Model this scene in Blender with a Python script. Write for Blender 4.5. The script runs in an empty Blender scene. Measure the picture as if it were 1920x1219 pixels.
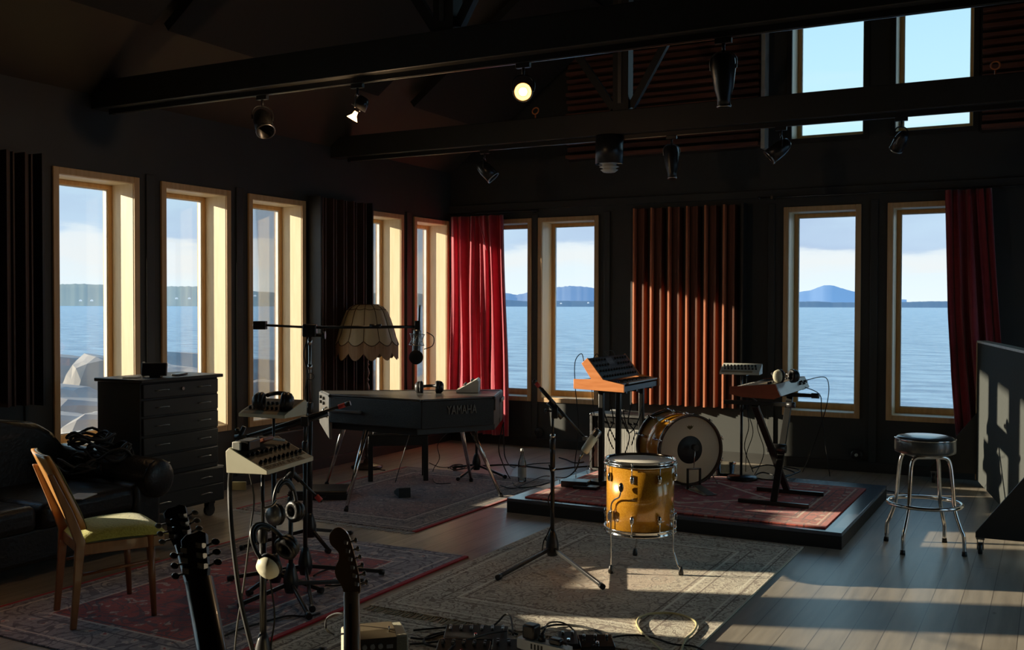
import bpy, bmesh, math, random
from math import sin, cos, pi, atan, radians, sqrt
from mathutils import Vector, Matrix, Euler
random.seed(7)
C = bpy.context.scene.collection

# ------------------------------------------------------------------ camera
CAMH = 1.6; FPX = 1900.0
YAW = atan(1020/1900); PIT = atan(37.5/1900); ROL = -0.0026
Fv = Vector((-sin(YAW)*cos(PIT), cos(YAW)*cos(PIT), -sin(PIT)))
R0 = Vector((cos(YAW), sin(YAW), 0)); U0 = R0.cross(Fv)
Rv = cos(ROL)*R0 - sin(ROL)*U0; Uv = sin(ROL)*R0 + cos(ROL)*U0
cam = bpy.data.cameras.new('camera'); camo = bpy.data.objects.new('camera', cam); C.objects.link(camo)
m = Matrix((Rv, Uv, -Fv)).transposed().to_4x4(); m.translation = Vector((0, 0, CAMH)); camo.matrix_world = m
cam.sensor_fit = 'HORIZONTAL'; cam.sensor_width = 36.0; cam.lens = 36.0*FPX/1920.0; cam.clip_start = 0.05; cam.clip_end = 20000
bpy.context.scene.camera = camo
def ray(x, y): return Fv + (x-960)/FPX*Rv - (y-609.5)/FPX*Uv
def G(x, y, z=0.0):            # a point measured on a horizontal plane of the room
    d = ray(x, y); t = (z-CAMH)/d.z; return Vector((d.x*t, d.y*t, z))
def V(x, y, D):                # a point measured at a known distance
    return Vector((0, 0, CAMH)) + ray(x, y)*D
def dep(p): return (Vector(p)-Vector((0, 0, CAMH))).dot(Fv)

# ------------------------------------------------------------------ materials
def nt(name):
    m = bpy.data.materials.new(name); m.use_nodes = True
    n = m.node_tree; n.nodes.clear(); return m, n
def N(n, t, **k):
    o = n.nodes.new(t)
    for a, v in k.items():
        if a.startswith('i_'): o.inputs[a[2:].replace('_', ' ')].default_value = v
        else: setattr(o, a, v)
    return o
def c4(c): return (c[0], c[1], c[2], 1.0)
def mat(name, col, rough=.5, metal=0.0, col2=None, scale=8.0, bump=0.0, coat=0.0, spec=.5, stretch=(1, 1, 1), emit=None, es=0.0, bscale=None, sheen=0, detail=4, lo=.35, hi=.65, trans=0):
    m, n = nt(name); L = n.links
    out = N(n, 'ShaderNodeOutputMaterial'); b = N(n, 'ShaderNodeBsdfPrincipled')
    L.new(b.outputs[0], out.inputs[0])
    b.inputs['Base Color'].default_value = c4(col); b.inputs['Roughness'].default_value = rough
    b.inputs['Metallic'].default_value = metal; b.inputs['Coat Weight'].default_value = coat
    b.inputs['Specular IOR Level'].default_value = spec; b.inputs['Sheen Weight'].default_value = sheen
    b.inputs['Transmission Weight'].default_value = trans
    if emit: b.inputs['Emission Color'].default_value = c4(emit); b.inputs['Emission Strength'].default_value = es
    tc = N(n, 'ShaderNodeTexCoord'); mp = N(n, 'ShaderNodeMapping'); mp.inputs['Scale'].default_value = stretch
    L.new(tc.outputs['Object'], mp.inputs[0])
    nz = N(n, 'ShaderNodeTexNoise'); nz.inputs['Scale'].default_value = scale; nz.inputs['Detail'].default_value = detail
    L.new(mp.outputs[0], nz.inputs['Vector'])
    if col2 is None: col2 = tuple(x*.8 for x in col)
    r = N(n, 'ShaderNodeValToRGB'); r.color_ramp.elements[0].position = lo; r.color_ramp.elements[1].position = hi
    r.color_ramp.elements[0].color = c4(col2); r.color_ramp.elements[1].color = c4(col)
    L.new(nz.outputs[0], r.inputs[0]); L.new(r.outputs[0], b.inputs['Base Color'])
    if bump:
        bp = N(n, 'ShaderNodeBump'); bp.inputs['Strength'].default_value = bump; bp.inputs['Distance'].default_value = .01
        src = nz
        if bscale:
            src = N(n, 'ShaderNodeTexNoise'); src.inputs['Scale'].default_value = bscale; L.new(mp.outputs[0], src.inputs['Vector'])
        L.new(src.outputs[0], bp.inputs['Height']); L.new(bp.outputs[0], b.inputs['Normal'])
    return m
M = {}
M['wall'] = mat('wall_paint', (.038, .041, .038), .6, bump=.1, scale=3, col2=(.033, .036, .034))
M['ceil'] = mat('ceiling_paint', (.040, .033, .019), .7, scale=2, col2=(.038, .028, .017))
M['beam'] = mat('beam_paint', (.022, .022, .020), .5, scale=5)
M['cloud'] = mat('acoustic_fabric', (.007, .007, .006), .9, scale=60)
M['pine'] = mat('pine_wood', (.86, .70, .44), .45, col2=(.80, .62, .36), scale=5, stretch=(6, 6, .6), coat=.1)
M['pinedark'] = mat('pine_casing', (.72, .48, .25), .45, col2=(.62, .38, .18), scale=5, stretch=(6, 6, .6))
M['pframe'] = mat('pine_frame', (.72, .40, .16), .4, col2=(.6, .31, .11), scale=5, stretch=(6, 6, .6))
M['white'] = mat('white_bead', (.75, .76, .75), .4)
M['black'] = mat('black_matte', (.012, .012, .012), .5, scale=20)
M['blackp'] = mat('black_plastic', (.015, .015, .016), .35, scale=20)
M['blackg'] = mat('black_gloss', (.008, .008, .009), .15, coat=.5)
M['metalb'] = mat('black_metal', (.018, .018, .018), .3, metal=.2)
M['leather'] = mat('black_leather', (.006, .006, .007), .40, bump=.35, scale=40, coat=.05, spec=.35)
M['chrome'] = mat('chrome', (.75, .75, .74), .12, metal=1, scale=3, col2=(.68, .68, .68))
M['steel'] = mat('brushed_steel', (.42, .41, .39), .3, metal=1, scale=30)
M['gmetal'] = mat('grey_metal', (.20, .20, .20), .4, metal=.8)
M['cream'] = mat('cream_plastic', (.72, .69, .50), .45, scale=10, col2=(.66, .62, .44))
M['cream2'] = mat('white_cream_plastic', (.66, .66, .58), .45, scale=10)
M['khaki'] = mat('khaki_panel', (.10, .072, .035), .55, scale=10, col2=(.085, .06, .03))
M['tape'] = mat('masking_tape', (.36, .29, .18), .7, scale=10)
M['ink'] = mat('ink', (.05, .04, .03), .7)
M['red'] = mat('red_tape', (.75, .06, .05), .5)
M['amber'] = mat('amber_sparkle', (.62, .27, .020), .25, metal=.2, col2=(.46, .17, .008), scale=160, coat=.9, detail=2)
M['orange'] = mat('orange_wood', (.72, .24, .07), .4, col2=(.60, .17, .04), scale=6, stretch=(1, 6, 6), coat=.2)
M['brownred'] = mat('red_brown_wood', (.30, .075, .035), .4, col2=(.24, .055, .025), scale=6, stretch=(1, 6, 6), coat=.2)
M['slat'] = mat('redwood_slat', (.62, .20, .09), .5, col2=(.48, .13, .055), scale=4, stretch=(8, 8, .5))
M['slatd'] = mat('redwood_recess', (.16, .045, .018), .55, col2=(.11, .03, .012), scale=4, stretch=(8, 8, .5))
M['slatb'] = mat('brown_slat', (.060, .028, .019), .6, col2=(.036, .018, .013), scale=4, stretch=(8, 8, .5))
M['slath'] = mat('brown_slat_horizontal', (.22, .085, .055), .55, col2=(.15, .055, .035), scale=4, stretch=(.5, 8, 8))
M['velvet'] = mat('red_velvet', (.50, .014, .050), .75, col2=(.42, .010, .036), scale=12, sheen=.6)
M['velvetd'] = mat('dark_red_velvet', (.26, .010, .022), .8, scale=12, sheen=.4)
M['head'] = mat('drum_head', (.60, .55, .42), .5, col2=(.52, .47, .36), scale=6)
M['wood'] = mat('teak_wood', (.26, .10, .03), .4, col2=(.18, .065, .02), scale=5, stretch=(5, 5, .8), coat=.2)
M['woodl'] = mat('orange_teak', (.66, .30, .08), .35, col2=(.54, .22, .05), scale=5, stretch=(5, 5, .8), coat=.3)
M['yellow'] = mat('yellow_wool', (.55, .54, .11), .95, col2=(.42, .40, .07), scale=90, bump=.4, sheen=.3)
M['olive'] = mat('dark_olive_wool', (.10, .09, .03), .95, scale=90, bump=.4)
M['maple'] = mat('maple_neck', (.62, .36, .17), .45, col2=(.52, .28, .12), scale=4, stretch=(4, 4, .5), coat=.5)
M['skunk'] = mat('walnut_stripe', (.05, .022, .012), .35)
M['ebony'] = mat('ebony_neck', (.012, .009, .008), .3, coat=.3)
M['pearl'] = mat('cream_peg', (.42, .38, .28), .35)
M['shade'] = mat('lamp_silk', (.58, .50, .34), .8, col2=(.50, .42, .27), scale=30, sheen=.3)
M['fringe'] = mat('lamp_fringe', (.42, .27, .17), .9, col2=(.28, .17, .10), scale=120, stretch=(1, 1, .05))
M['braid'] = mat('brown_braid', (.09, .055, .03), .8)
M['dwood'] = mat('dark_turned_wood', (.05, .025, .015), .35, coat=.3)
M['paper'] = mat('paper', (.55, .55, .52), .7)
M['glass'] = None
M['greypanel'] = mat('grey_felt', (.050, .055, .054), .9, scale=40, col2=(.044, .05, .048), spec=.2)
M['vinyl'] = mat('black_vinyl', (.06, .06, .055), .28, bump=.1, scale=80, coat=.3)
M['chestm'] = mat('black_lacquer', (.006, .006, .005), .55, scale=5)
M['tolex'] = mat('black_tolex', (.010, .010, .0095), .45, bump=.4, scale=200)
M['tolexc'] = mat('cream_tolex', (.50, .47, .34), .6, bump=.3, scale=200)
M['platf'] = mat('sky_tinted_stage_paint', (.075, .085, .11), .22, scale=6, col2=(.065, .075, .10), spec=.8)  # blue tint stands for sky reflected on the deck
M['lidv'] = mat('vinyl_lid_with_sheen', (.055, .052, .048), .33, bump=.2, scale=120)  # light reflected off the top is put into this lighter grey
M['platside'] = mat('black_stage_side', (.010, .010, .010), .6)
M['screen'] = mat('dark_screen', (.01, .01, .012), .1, coat=.5)
M['cable'] = mat('black_rubber', (.010, .010, .010), .6, spec=.3)
M['cableg'] = mat('grey_rubber', (.06, .058, .052), .6, spec=.3)
M['cabley'] = mat('straw_cable', (.62, .53, .25), .5)
M['keyw'] = mat('ivory_key', (.50, .50, .46), .3)
M['rock'] = mat('shore_rock', (.40, .37, .33), .85, col2=(.23, .22, .21), scale=1.6, bump=.8, bscale=5, detail=8)
M['ground'] = mat('shore_ground', (.32, .30, .26), .9, col2=(.2, .19, .17), scale=1.2, bump=.8)
M['grille'] = mat('grille_silver', (.60, .60, .55), .6)
M['grilled'] = mat('grille_blue_black', (.03, .03, .03), .6)
M['bulb'] = mat('lit_bulb', (1, .7, .4), .3, emit=(1.0, .62, .28), es=60)
M['bulb2'] = mat('warm_bulb_reflector', (1, .6, .3), .3, emit=(1.0, .50, .20), es=7)
M['glare'] = mat('amber_glare', (.5, .25, .1), .3, emit=(1.0, .32, .06), es=.9)  # emission imitates the glare round the lit bulb
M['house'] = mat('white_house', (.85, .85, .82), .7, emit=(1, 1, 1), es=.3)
M['socket'] = mat('white_plastic', (.62, .62, .60), .4)
M['bluepad'] = mat('blue_plastic', (.05, .09, .20), .25)  # plain blue of the synthesizer wheels

def glass_mat(name, tint=(1, 1, 1), k=1.0):
    m, n = nt(name); L = n.links
    out = N(n, 'ShaderNodeOutputMaterial'); mx = N(n, 'ShaderNodeMixShader'); t = N(n, 'ShaderNodeBsdfTransparent'); g = N(n, 'ShaderNodeBsdfGlossy')
    t.inputs[0].default_value = c4(tint); g.inputs['Roughness'].default_value = .02
    fr = N(n, 'ShaderNodeFresnel'); fr.inputs[0].default_value = 1.35
    ml = N(n, 'ShaderNodeMath', operation='MULTIPLY'); ml.inputs[1].default_value = k
    L.new(fr.outputs[0], ml.inputs[0]); L.new(ml.outputs[0], mx.inputs[0]); L.new(t.outputs[0], mx.inputs[1]); L.new(g.outputs[0], mx.inputs[2]); L.new(mx.outputs[0], out.inputs[0])
    return m
def translucent_mat(name, col, k=.6):
    m, n = nt(name); L = n.links
    out = N(n, 'ShaderNodeOutputMaterial'); mx = N(n, 'ShaderNodeMixShader'); t = N(n, 'ShaderNodeBsdfTranslucent'); g = N(n, 'ShaderNodeBsdfPrincipled')
    t.inputs[0].default_value = c4(col); g.inputs['Base Color'].default_value = c4(col); g.inputs['Roughness'].default_value = .45; mx.inputs[0].default_value = k
    L.new(t.outputs[0], mx.inputs[2]); L.new(g.outputs[0], mx.inputs[1]); L.new(mx.outputs[0], out.inputs[0])
    return m
M['head'] = translucent_mat('drum_head', (.66, .60, .46), .55)
M['shade'] = translucent_mat('lamp_silk', (.62, .53, .34), .35)
M['headtop'] = mat('coated_drum_head', (.80, .76, .66), .4, col2=(.74, .70, .60))
M['pane'] = glass_mat('window_glass', (.97, .98, .98), .8)
M['bottle'] = glass_mat('bottle_glass', (.72, .75, .72), 2.5)
M['tub'] = glass_mat('clear_plastic', (.80, .82, .78), 2.0)

def floor_mat():
    m, n = nt('floor_boards'); L = n.links
    out = N(n, 'ShaderNodeOutputMaterial'); b = N(n, 'ShaderNodeBsdfPrincipled'); L.new(b.outputs[0], out.inputs[0])
    tc = N(n, 'ShaderNodeTexCoord'); mp = N(n, 'ShaderNodeMapping'); mp.inputs['Rotation'].default_value = (0, 0, pi/2); L.new(tc.outputs['Object'], mp.inputs[0])
    br = N(n, 'ShaderNodeTexBrick'); L.new(mp.outputs[0], br.inputs['Vector'])
    br.offset = .37; br.inputs['Scale'].default_value = 1.0; br.inputs['Mortar Size'].default_value = .0022; br.inputs['Brick Width'].default_value = 3.4; br.inputs['Row Height'].default_value = .145
    br.inputs['Color1'].default_value = (.37, .325, .26, 1); br.inputs['Color2'].default_value = (.305, .262, .205, 1); br.inputs['Mortar'].default_value = (.10, .08, .06, 1)
    mp2 = N(n, 'ShaderNodeMapping'); mp2.inputs['Scale'].default_value = (7, .6, 1); L.new(tc.outputs['Object'], mp2.inputs[0])
    nz = N(n, 'ShaderNodeTexNoise'); nz.inputs['Scale'].default_value = 3; nz.inputs['Detail'].default_value = 6; L.new(mp2.outputs[0], nz.inputs['Vector'])
    r = N(n, 'ShaderNodeValToRGB'); r.color_ramp.elements[0].position = .3; r.color_ramp.elements[1].position = .7
    r.color_ramp.elements[0].color = (.72, .72, .72, 1); r.color_ramp.elements[1].color = (1.1, 1.1, 1.1, 1); L.new(nz.outputs[0], r.inputs[0])
    mx = N(n, 'ShaderNodeMix', data_type='RGBA', blend_type='MULTIPLY'); mx.inputs[0].default_value = 1
    L.new(br.outputs[0], mx.inputs[6]); L.new(r.outputs[0], mx.inputs[7])
    vo = N(n, 'ShaderNodeTexVoronoi'); vo.inputs['Scale'].default_value = 3.2; mp3 = N(n, 'ShaderNodeMapping'); mp3.inputs['Scale'].default_value = (1.6, .8, 1); L.new(tc.outputs['Object'], mp3.inputs[0]); L.new(mp3.outputs[0], vo.inputs['Vector'])
    kr = N(n, 'ShaderNodeValToRGB'); kr.color_ramp.elements[0].position = .02; kr.color_ramp.elements[1].position = .07
    kr.color_ramp.elements[0].color = (.45, .40, .35, 1); kr.color_ramp.elements[1].color = (1, 1, 1, 1); L.new(vo.outputs['Distance'], kr.inputs[0])
    mx2 = N(n, 'ShaderNodeMix', data_type='RGBA', blend_type='MULTIPLY'); mx2.inputs[0].default_value = 1
    L.new(mx.outputs[2], mx2.inputs[6]); L.new(kr.outputs[0], mx2.inputs[7]); L.new(mx2.outputs[2], b.inputs['Base Color'])
    b.inputs['Roughness'].default_value = .36; b.inputs['Specular IOR Level'].default_value = .7
    bp = N(n, 'ShaderNodeBump'); bp.inputs['Strength'].default_value = .25; bp.inputs['Distance'].default_value = .004; L.new(nz.outputs[0], bp.inputs['Height']); L.new(bp.outputs[0], b.inputs['Normal'])
    return m
M['floor'] = floor_mat()

def rug_mat(name, w, h, border, field, pale, dark, edge, bw=.30, mscale=9.0, geo=False, med=None, edgew=.03):
    """oriental rug: edge stripe, guard lines, patterned border, patterned field with a medallion; object coords centred on the rug"""
    m, n = nt(name); L = n.links
    out = N(n, 'ShaderNodeOutputMaterial'); b = N(n, 'ShaderNodeBsdfPrincipled'); L.new(b.outputs[0], out.inputs[0]); b.inputs['Roughness'].default_value = .95
    b.inputs['Sheen Weight'].default_value = .15; b.inputs['Specular IOR Level'].default_value = .15
    tc = N(n, 'ShaderNodeTexCoord'); sp = N(n, 'ShaderNodeSeparateXYZ'); L.new(tc.outputs['Object'], sp.inputs[0])
    def ma(op, a, b_=None, c_=None):
        o = N(n, 'ShaderNodeMath', operation=op)
        for i, v in enumerate((a, b_, c_)):
            if v is None: continue
            if isinstance(v, (int, float)): o.inputs[i].default_value = v
            else: L.new(v, o.inputs[i])
        return o.outputs[0]
    ax = ma('ABSOLUTE', sp.outputs[0]); ay = ma('ABSOLUTE', sp.outputs[1])
    dx = ma('SUBTRACT', w/2, ax); dy = ma('SUBTRACT', h/2, ay); d = ma('MINIMUM', dx, dy)
    def mixc(f, a, bb):
        o = N(n, 'ShaderNodeMix', data_type='RGBA')
        L.new(f, o.inputs[0])
        for s, v in ((6, a), (7, bb)):
            if isinstance(v, tuple): o.inputs[s].default_value = c4(v)
            else: L.new(v, o.inputs[s])
        return o.outputs[2]
    # mirrored coordinates: symmetric ornament
    cb = N(n, 'ShaderNodeCombineXYZ'); L.new(ax, cb.inputs[0]); L.new(ay, cb.inputs[1])
    nzw = N(n, 'ShaderNodeTexNoise'); nzw.inputs['Scale'].default_value = 7; nzw.inputs['Detail'].default_value = 3; L.new(cb.outputs[0], nzw.inputs['Vector'])
    vm = N(n, 'ShaderNodeVectorMath', operation='MULTIPLY_ADD'); L.new(nzw.outputs['Color'], vm.inputs[0]); vm.inputs[1].default_value = (.0 if geo else .22,)*3; L.new(cb.outputs[0], vm.inputs[2])
    vo = N(n, 'ShaderNodeTexVoronoi'); vo.inputs['Scale'].default_value = mscale; L.new(vm.outputs[0], vo.inputs['Vector'])
    if geo: vo.distance = 'MANHATTAN'; vo.inputs['Randomness'].default_value = .25
    ve = N(n, 'ShaderNodeTexVoronoi', feature='DISTANCE_TO_EDGE'); ve.inputs['Scale'].default_value = mscale*1.1; L.new(vm.outputs[0], ve.inputs['Vector'])
    if geo: ve.inputs['Randomness'].default_value = .4
    nz = N(n, 'ShaderNodeTexNoise'); nz.inputs['Scale'].default_value = mscale*2.6; nz.inputs['Detail'].default_value = 5; L.new(cb.outputs[0], nz.inputs['Vector'])
    flower = ma('LESS_THAN', vo.outputs['Distance'], .27 if not geo else .34)
    core = ma('LESS_THAN', vo.outputs['Distance'], .12)
    nv = N(n, 'ShaderNodeTexNoise'); nv.inputs['Scale'].default_value = mscale*.55; nv.inputs['Detail'].default_value = 1.5; nv.inputs['Distortion'].default_value = .8; L.new(cb.outputs[0], nv.inputs['Vector'])
    arab = ma('GREATER_THAN', ma('SINE', ma('MULTIPLY', nv.outputs[0], 42.0)), .72)
    vine = ma('LESS_THAN', ve.outputs['Distance'], .045) if geo else arab
    speck = ma('GREATER_THAN', nz.outputs[0], .56)
    f = mixc(ma('MULTIPLY', speck, .55), field, dark)
    f = mixc(ma('MULTIPLY', flower, .62), f, pale); f = mixc(core, f, field); f = mixc(ma('MULTIPLY', vine, .75), f, dark)
    if med:
        q = ma('ADD', ma('DIVIDE', ax, w*.24), ma('DIVIDE', ay, h*.30))
        inm = ma('LESS_THAN', q, 1.0); ring = ma('LESS_THAN', ma('ABSOLUTE', ma('SUBTRACT', q, 1.0)), .045)
        f2 = mixc(ma('MULTIPLY', flower, .5), med, pale); f2 = mixc(ma('MULTIPLY', vine, .7), f2, dark)
        f = mixc(inm, f, f2)
        if geo: f = mixc(ring, f, pale)
    g = mixc(ma('MULTIPLY', speck, .6), border, dark); g = mixc(ma('MULTIPLY', flower, .7), g, pale); g = mixc(ma('MULTIPLY', core, .9), g, field); g = mixc(ma('MULTIPLY', vine, .8), g, dark)
    inb = ma('LESS_THAN', d, bw); col = mixc(inb, f, g)
    for dd, ww, cc in ((bw, .016, pale), (bw+.03, .010, dark), (bw*.80, .010, dark), (bw*.28, .012, pale), (bw*.20, .008, dark)):
        col = mixc(ma('LESS_THAN', ma('ABSOLUTE', ma('SUBTRACT', d, dd)), ww*.5), col, cc)
    col = mixc(ma('LESS_THAN', dx, edgew), col, edge)
    n2 = N(n, 'ShaderNodeTexNoise'); n2.inputs['Scale'].default_value = 160; L.new(tc.outputs['Object'], n2.inputs['Vector'])
    n3 = N(n, 'ShaderNodeTexNoise'); n3.inputs['Scale'].default_value = 2.5; L.new(tc.outputs['Object'], n3.inputs['Vector'])
    rr = N(n, 'ShaderNodeMapRange'); rr.inputs[1].default_value = .3; rr.inputs[2].default_value = .7; rr.inputs[3].default_value = .70; rr.inputs[4].default_value = 1.15; L.new(ma('ADD', ma('MULTIPLY', n2.outputs[0], .5), ma('MULTIPLY', n3.outputs[0], .5)), rr.inputs[0])
    fin = N(n, 'ShaderNodeVectorMath', operation='SCALE'); L.new(col, fin.inputs[0]); L.new(rr.outputs[0], fin.inputs['Scale']); L.new(fin.outputs[0], b.inputs['Base Color'])
    bp = N(n, 'ShaderNodeBump'); bp.inputs['Strength'].default_value = .5; bp.inputs['Distance'].default_value = .004; L.new(n2.outputs[0], bp.inputs['Height']); L.new(bp.outputs[0], b.inputs['Normal'])
    return m

# ------------------------------------------------------------------ mesh builder
class B:
    def __init__(s): s.bm = bmesh.new()
    def add(s, vs, fs, smooth=False):
        v = [s.bm.verts.new(p) for p in vs]; out = []
        for f in fs:
            try: q = s.bm.faces.new([v[i] for i in f]); q.smooth = smooth; out.append(q)
            except ValueError: pass
        return v, out
    def box(s, lo, hi, bev=0, mx=None):
        x0, y0, z0 = lo; x1, y1, z1 = hi
        x0, x1 = min(x0, x1), max(x0, x1); y0, y1 = min(y0, y1), max(y0, y1); z0, z1 = min(z0, z1), max(z0, z1)
        vs = [Vector(p) for p in ((x0, y0, z0), (x1, y0, z0), (x1, y1, z0), (x0, y1, z0), (x0, y0, z1), (x1, y0, z1), (x1, y1, z1), (x0, y1, z1))]
        if mx is not None: vs = [mx @ p for p in vs]
        v, f = s.add(vs, [(0, 3, 2, 1), (4, 5, 6, 7), (0, 1, 5, 4), (1, 2, 6, 5), (2, 3, 7, 6), (3, 0, 4, 7)])
        if bev:
            e = list({e for q in f for e in q.edges})
            r = bmesh.ops.bevel(s.bm, geom=e, offset=bev, segments=3 if bev > .012 else 2, affect='EDGES', profile=.5)
            for q in r['faces']: q.smooth = True
        return s
    def ob(s, c, half, rot=(0, 0, 0), bev=0):     # oriented box
        mx = Matrix.Translation(Vector(c)) @ Euler(rot).to_matrix().to_4x4()
        return s.box([-h for h in half], half, bev, mx)
    def frame(s, p0, p1):
        d = (Vector(p1)-Vector(p0)); l = d.length; d = d/l
        a = Vector((0, 0, 1)) if abs(d.z) < .95 else Vector((1, 0, 0))
        u = d.cross(a).normalized(); w = u.cross(d); return u, w, d, l
    def bar(s, p0, p1, a, b, bev=0):              # rectangular bar a wide (horizontal) b deep
        u, w, d, l = s.frame(p0, p1)
        mx = Matrix((u, w, d)).transposed().to_4x4(); mx.translation = Vector(p0)
        return s.box((-a/2, -b/2, 0), (a/2, b/2, l), bev, mx)
    def cyl(s, p0, p1, r0, r1=None, n=16, caps=True):
        if r1 is None: r1 = r0
        u, w, d, l = s.frame(p0, p1); p0 = Vector(p0); p1 = Vector(p1)
        vs = [p0+(u*cos(2*pi*i/n)+w*sin(2*pi*i/n))*r0 for i in range(n)]+[p1+(u*cos(2*pi*i/n)+w*sin(2*pi*i/n))*r1 for i in range(n)]
        v, _ = s.add(vs, [(i, n+i, n+(i+1) % n, (i+1) % n) for i in range(n)], True)
        if caps:
            for q in (list(range(n)), list(range(2*n-1, n-1, -1))):
                try: s.bm.faces.new([v[i] for i in q])
                except ValueError: pass
        return s
    def tube(s, pts, r, n=8, sub=6, closed=False):
        P = [Vector(p) for p in pts]
        if sub and len(P) > 2:
            Q = []; k = len(P)
            for i in range(k if closed else k-1):
                a = P[(i-1) % k] if closed or i > 0 else P[0]; b = P[i]; c = P[(i+1) % k]; d = P[(i+2) % k] if closed or i+2 < k else P[-1]
                for j in range(sub):
                    t = j/sub; Q.append(.5*((2*b)+(c-a)*t+(2*a-5*b+4*c-d)*t*t+(3*b-a-3*c+d)*t**3))
            if not closed: Q.append(P[-1])
            P = Q
        k = len(P); vs = []; rr = r if callable(r) else (lambda t: r)
        u = None
        for i in range(k):
            if closed: d = P[(i+1) % k]-P[(i-1) % k]
            else: d = P[min(i+1, k-1)]-P[max(i-1, 0)]
            if d.length < 1e-9: d = Vector((0, 0, 1))
            d.normalize()
            if u is None:
                a = Vector((0, 0, 1)) if abs(d.z) < .9 else Vector((1, 0, 0)); u = d.cross(a).normalized()
            u = (u-d*u.dot(d)); u = u.normalized() if u.length > 1e-6 else d.orthogonal().normalized()
            w = d.cross(u); q = rr(i/max(1, k-1))
            vs += [P[i]+(u*cos(2*pi*j/n)+w*sin(2*pi*j/n))*q for j in range(n)]
        fs = []
        for i in range(k if closed else k-1):
            a = i*n; b = ((i+1) % k)*n
            fs += [(a+j, a+(j+1) % n, b+(j+1) % n, b+j) for j in range(n)]
        v, _ = s.add(vs, fs, True)
        if not closed:
            s.bm.faces.new([v[j] for j in range(n-1, -1, -1)]); s.bm.faces.new([v[(k-1)*n+j] for j in range(n)])
        return s
    def lathe(s, prof, c=(0, 0, 0), n=32, axis=None, smooth=True, amp=None):   # prof [(r,z)]
        c = Vector(c)
        if axis is None: u, w, d = Vector((1, 0, 0)), Vector((0, 1, 0)), Vector((0, 0, 1))
        else:
            d = Vector(axis).normalized(); u, w, d, _ = s.frame((0, 0, 0), d)
        vs = []; fs = []
        for (r, z) in prof:
            for i in range(n): vs.append(c+(u*cos(2*pi*i/n)+w*sin(2*pi*i/n))*max(r, 1e-5)+d*z)
        for k in range(len(prof)-1):
            for i in range(n): fs.append((k*n+i, k*n+(i+1) % n, (k+1)*n+(i+1) % n, (k+1)*n+i))
        v, _ = s.add(vs, fs, smooth)
        return s
    def sph(s, c, r, n=12, sc=(1, 1, 1)):
        c = Vector(c); vs = []; k = n//2
        prof = [(sin(pi*i/k), -cos(pi*i/k)) for i in range(k+1)]
        fs = []
        for (a, z) in prof:
            for i in range(n): vs.append(c+Vector((a*cos(2*pi*i/n)*sc[0], a*sin(2*pi*i/n)*sc[1], z*sc[2]))*r)
        for q in range(k):
            for i in range(n): fs.append((q*n+i, q*n+(i+1) % n, (q+1)*n+(i+1) % n, (q+1)*n+i))
        s.add(vs, fs, True); return s
    def prism(s, poly, z0, z1, mx=None, bev=0):    # polygon in xy extruded in z
        n = len(poly)
        vs = [Vector((p[0], p[1], z0)) for p in poly]+[Vector((p[0], p[1], z1)) for p in poly]
        if mx is not None: vs = [mx @ p for p in vs]
        v, f = s.add(vs, [tuple(range(n-1, -1, -1)), tuple(range(n, 2*n))]+[(i, (i+1) % n, n+(i+1) % n, n+i) for i in range(n)])
        if bev:
            e = list({e for q in f for e in q.edges})
            r = bmesh.ops.bevel(s.bm, geom=e, offset=bev, segments=2, affect='EDGES', profile=.5)
            for q in r['faces']: q.smooth = True
        return s
    def grid(s, nu, nv, fn, smooth=True):
        vs = [fn(i/nu, j/nv) for j in range(nv+1) for i in range(nu+1)]
        fs = [(j*(nu+1)+i, j*(nu+1)+i+1, (j+1)*(nu+1)+i+1, (j+1)*(nu+1)+i) for j in range(nv) for i in range(nu)]
        s.add(vs, fs, smooth); return s
    def done(s, name, m, parent=None, world=True, mods=None):
        bmesh.ops.remove_doubles(s.bm, verts=s.bm.verts, dist=1e-6)
        bmesh.ops.recalc_face_normals(s.bm, faces=s.bm.faces)
        me = bpy.data.meshes.new(name)
        o = bpy.data.objects.new(name, me); C.objects.link(o)
        if parent is not None:
            r = parent
            while r.parent: r = r.parent
            o.parent = parent
            if world:
                inv = r.matrix_basis.inverted(); s.bm.transform(inv)
        elif world:
            vs = [v.co for v in s.bm.verts]
            c = Vector(((min(v.x for v in vs)+max(v.x for v in vs))/2, (min(v.y for v in vs)+max(v.y for v in vs))/2, min(v.z for v in vs)))
            s.bm.transform(Matrix.Translation(-c)); o.location = c
        s.bm.to_mesh(me); s.bm.free()
        me.materials.append(M[m] if isinstance(m, str) else m)
        if mods: mods(o)
        return o
def thing(name, label, cat, loc=(0, 0, 0), rotz=0, group=None):
    o = bpy.data.objects.new(name, None); C.objects.link(o); o.empty_display_size = .1
    o.location = loc; o.rotation_euler = (0, 0, rotz); o['label'] = label; o['category'] = cat
    if group: o['group'] = group
    o.matrix_basis = Matrix.Translation(Vector(loc)) @ Matrix.Rotation(rotz, 4, 'Z')
    return o
def tag(o, label, cat, group=None, kind=None):
    o['label'] = label; o['category'] = cat
    if group: o['group'] = group
    if kind: o['kind'] = kind
    return o
def struct(o, label=None, cat=None):
    o['kind'] = 'structure'
    if label: o['label'] = label; o['category'] = cat or 'structure'
    return o
def dup(root, loc, rotz=None, label=None, name=None):
    r = root.copy(); C.objects.link(r); r.location = loc
    if rotz is not None: r.rotation_euler = (0, 0, rotz)
    if label: r['label'] = label
    def kids(a, b):
        for ch in [o for o in a.children]:
            c = ch.copy(); C.objects.link(c); c.parent = b; kids(ch, c)
    kids(root, r); return r
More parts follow.
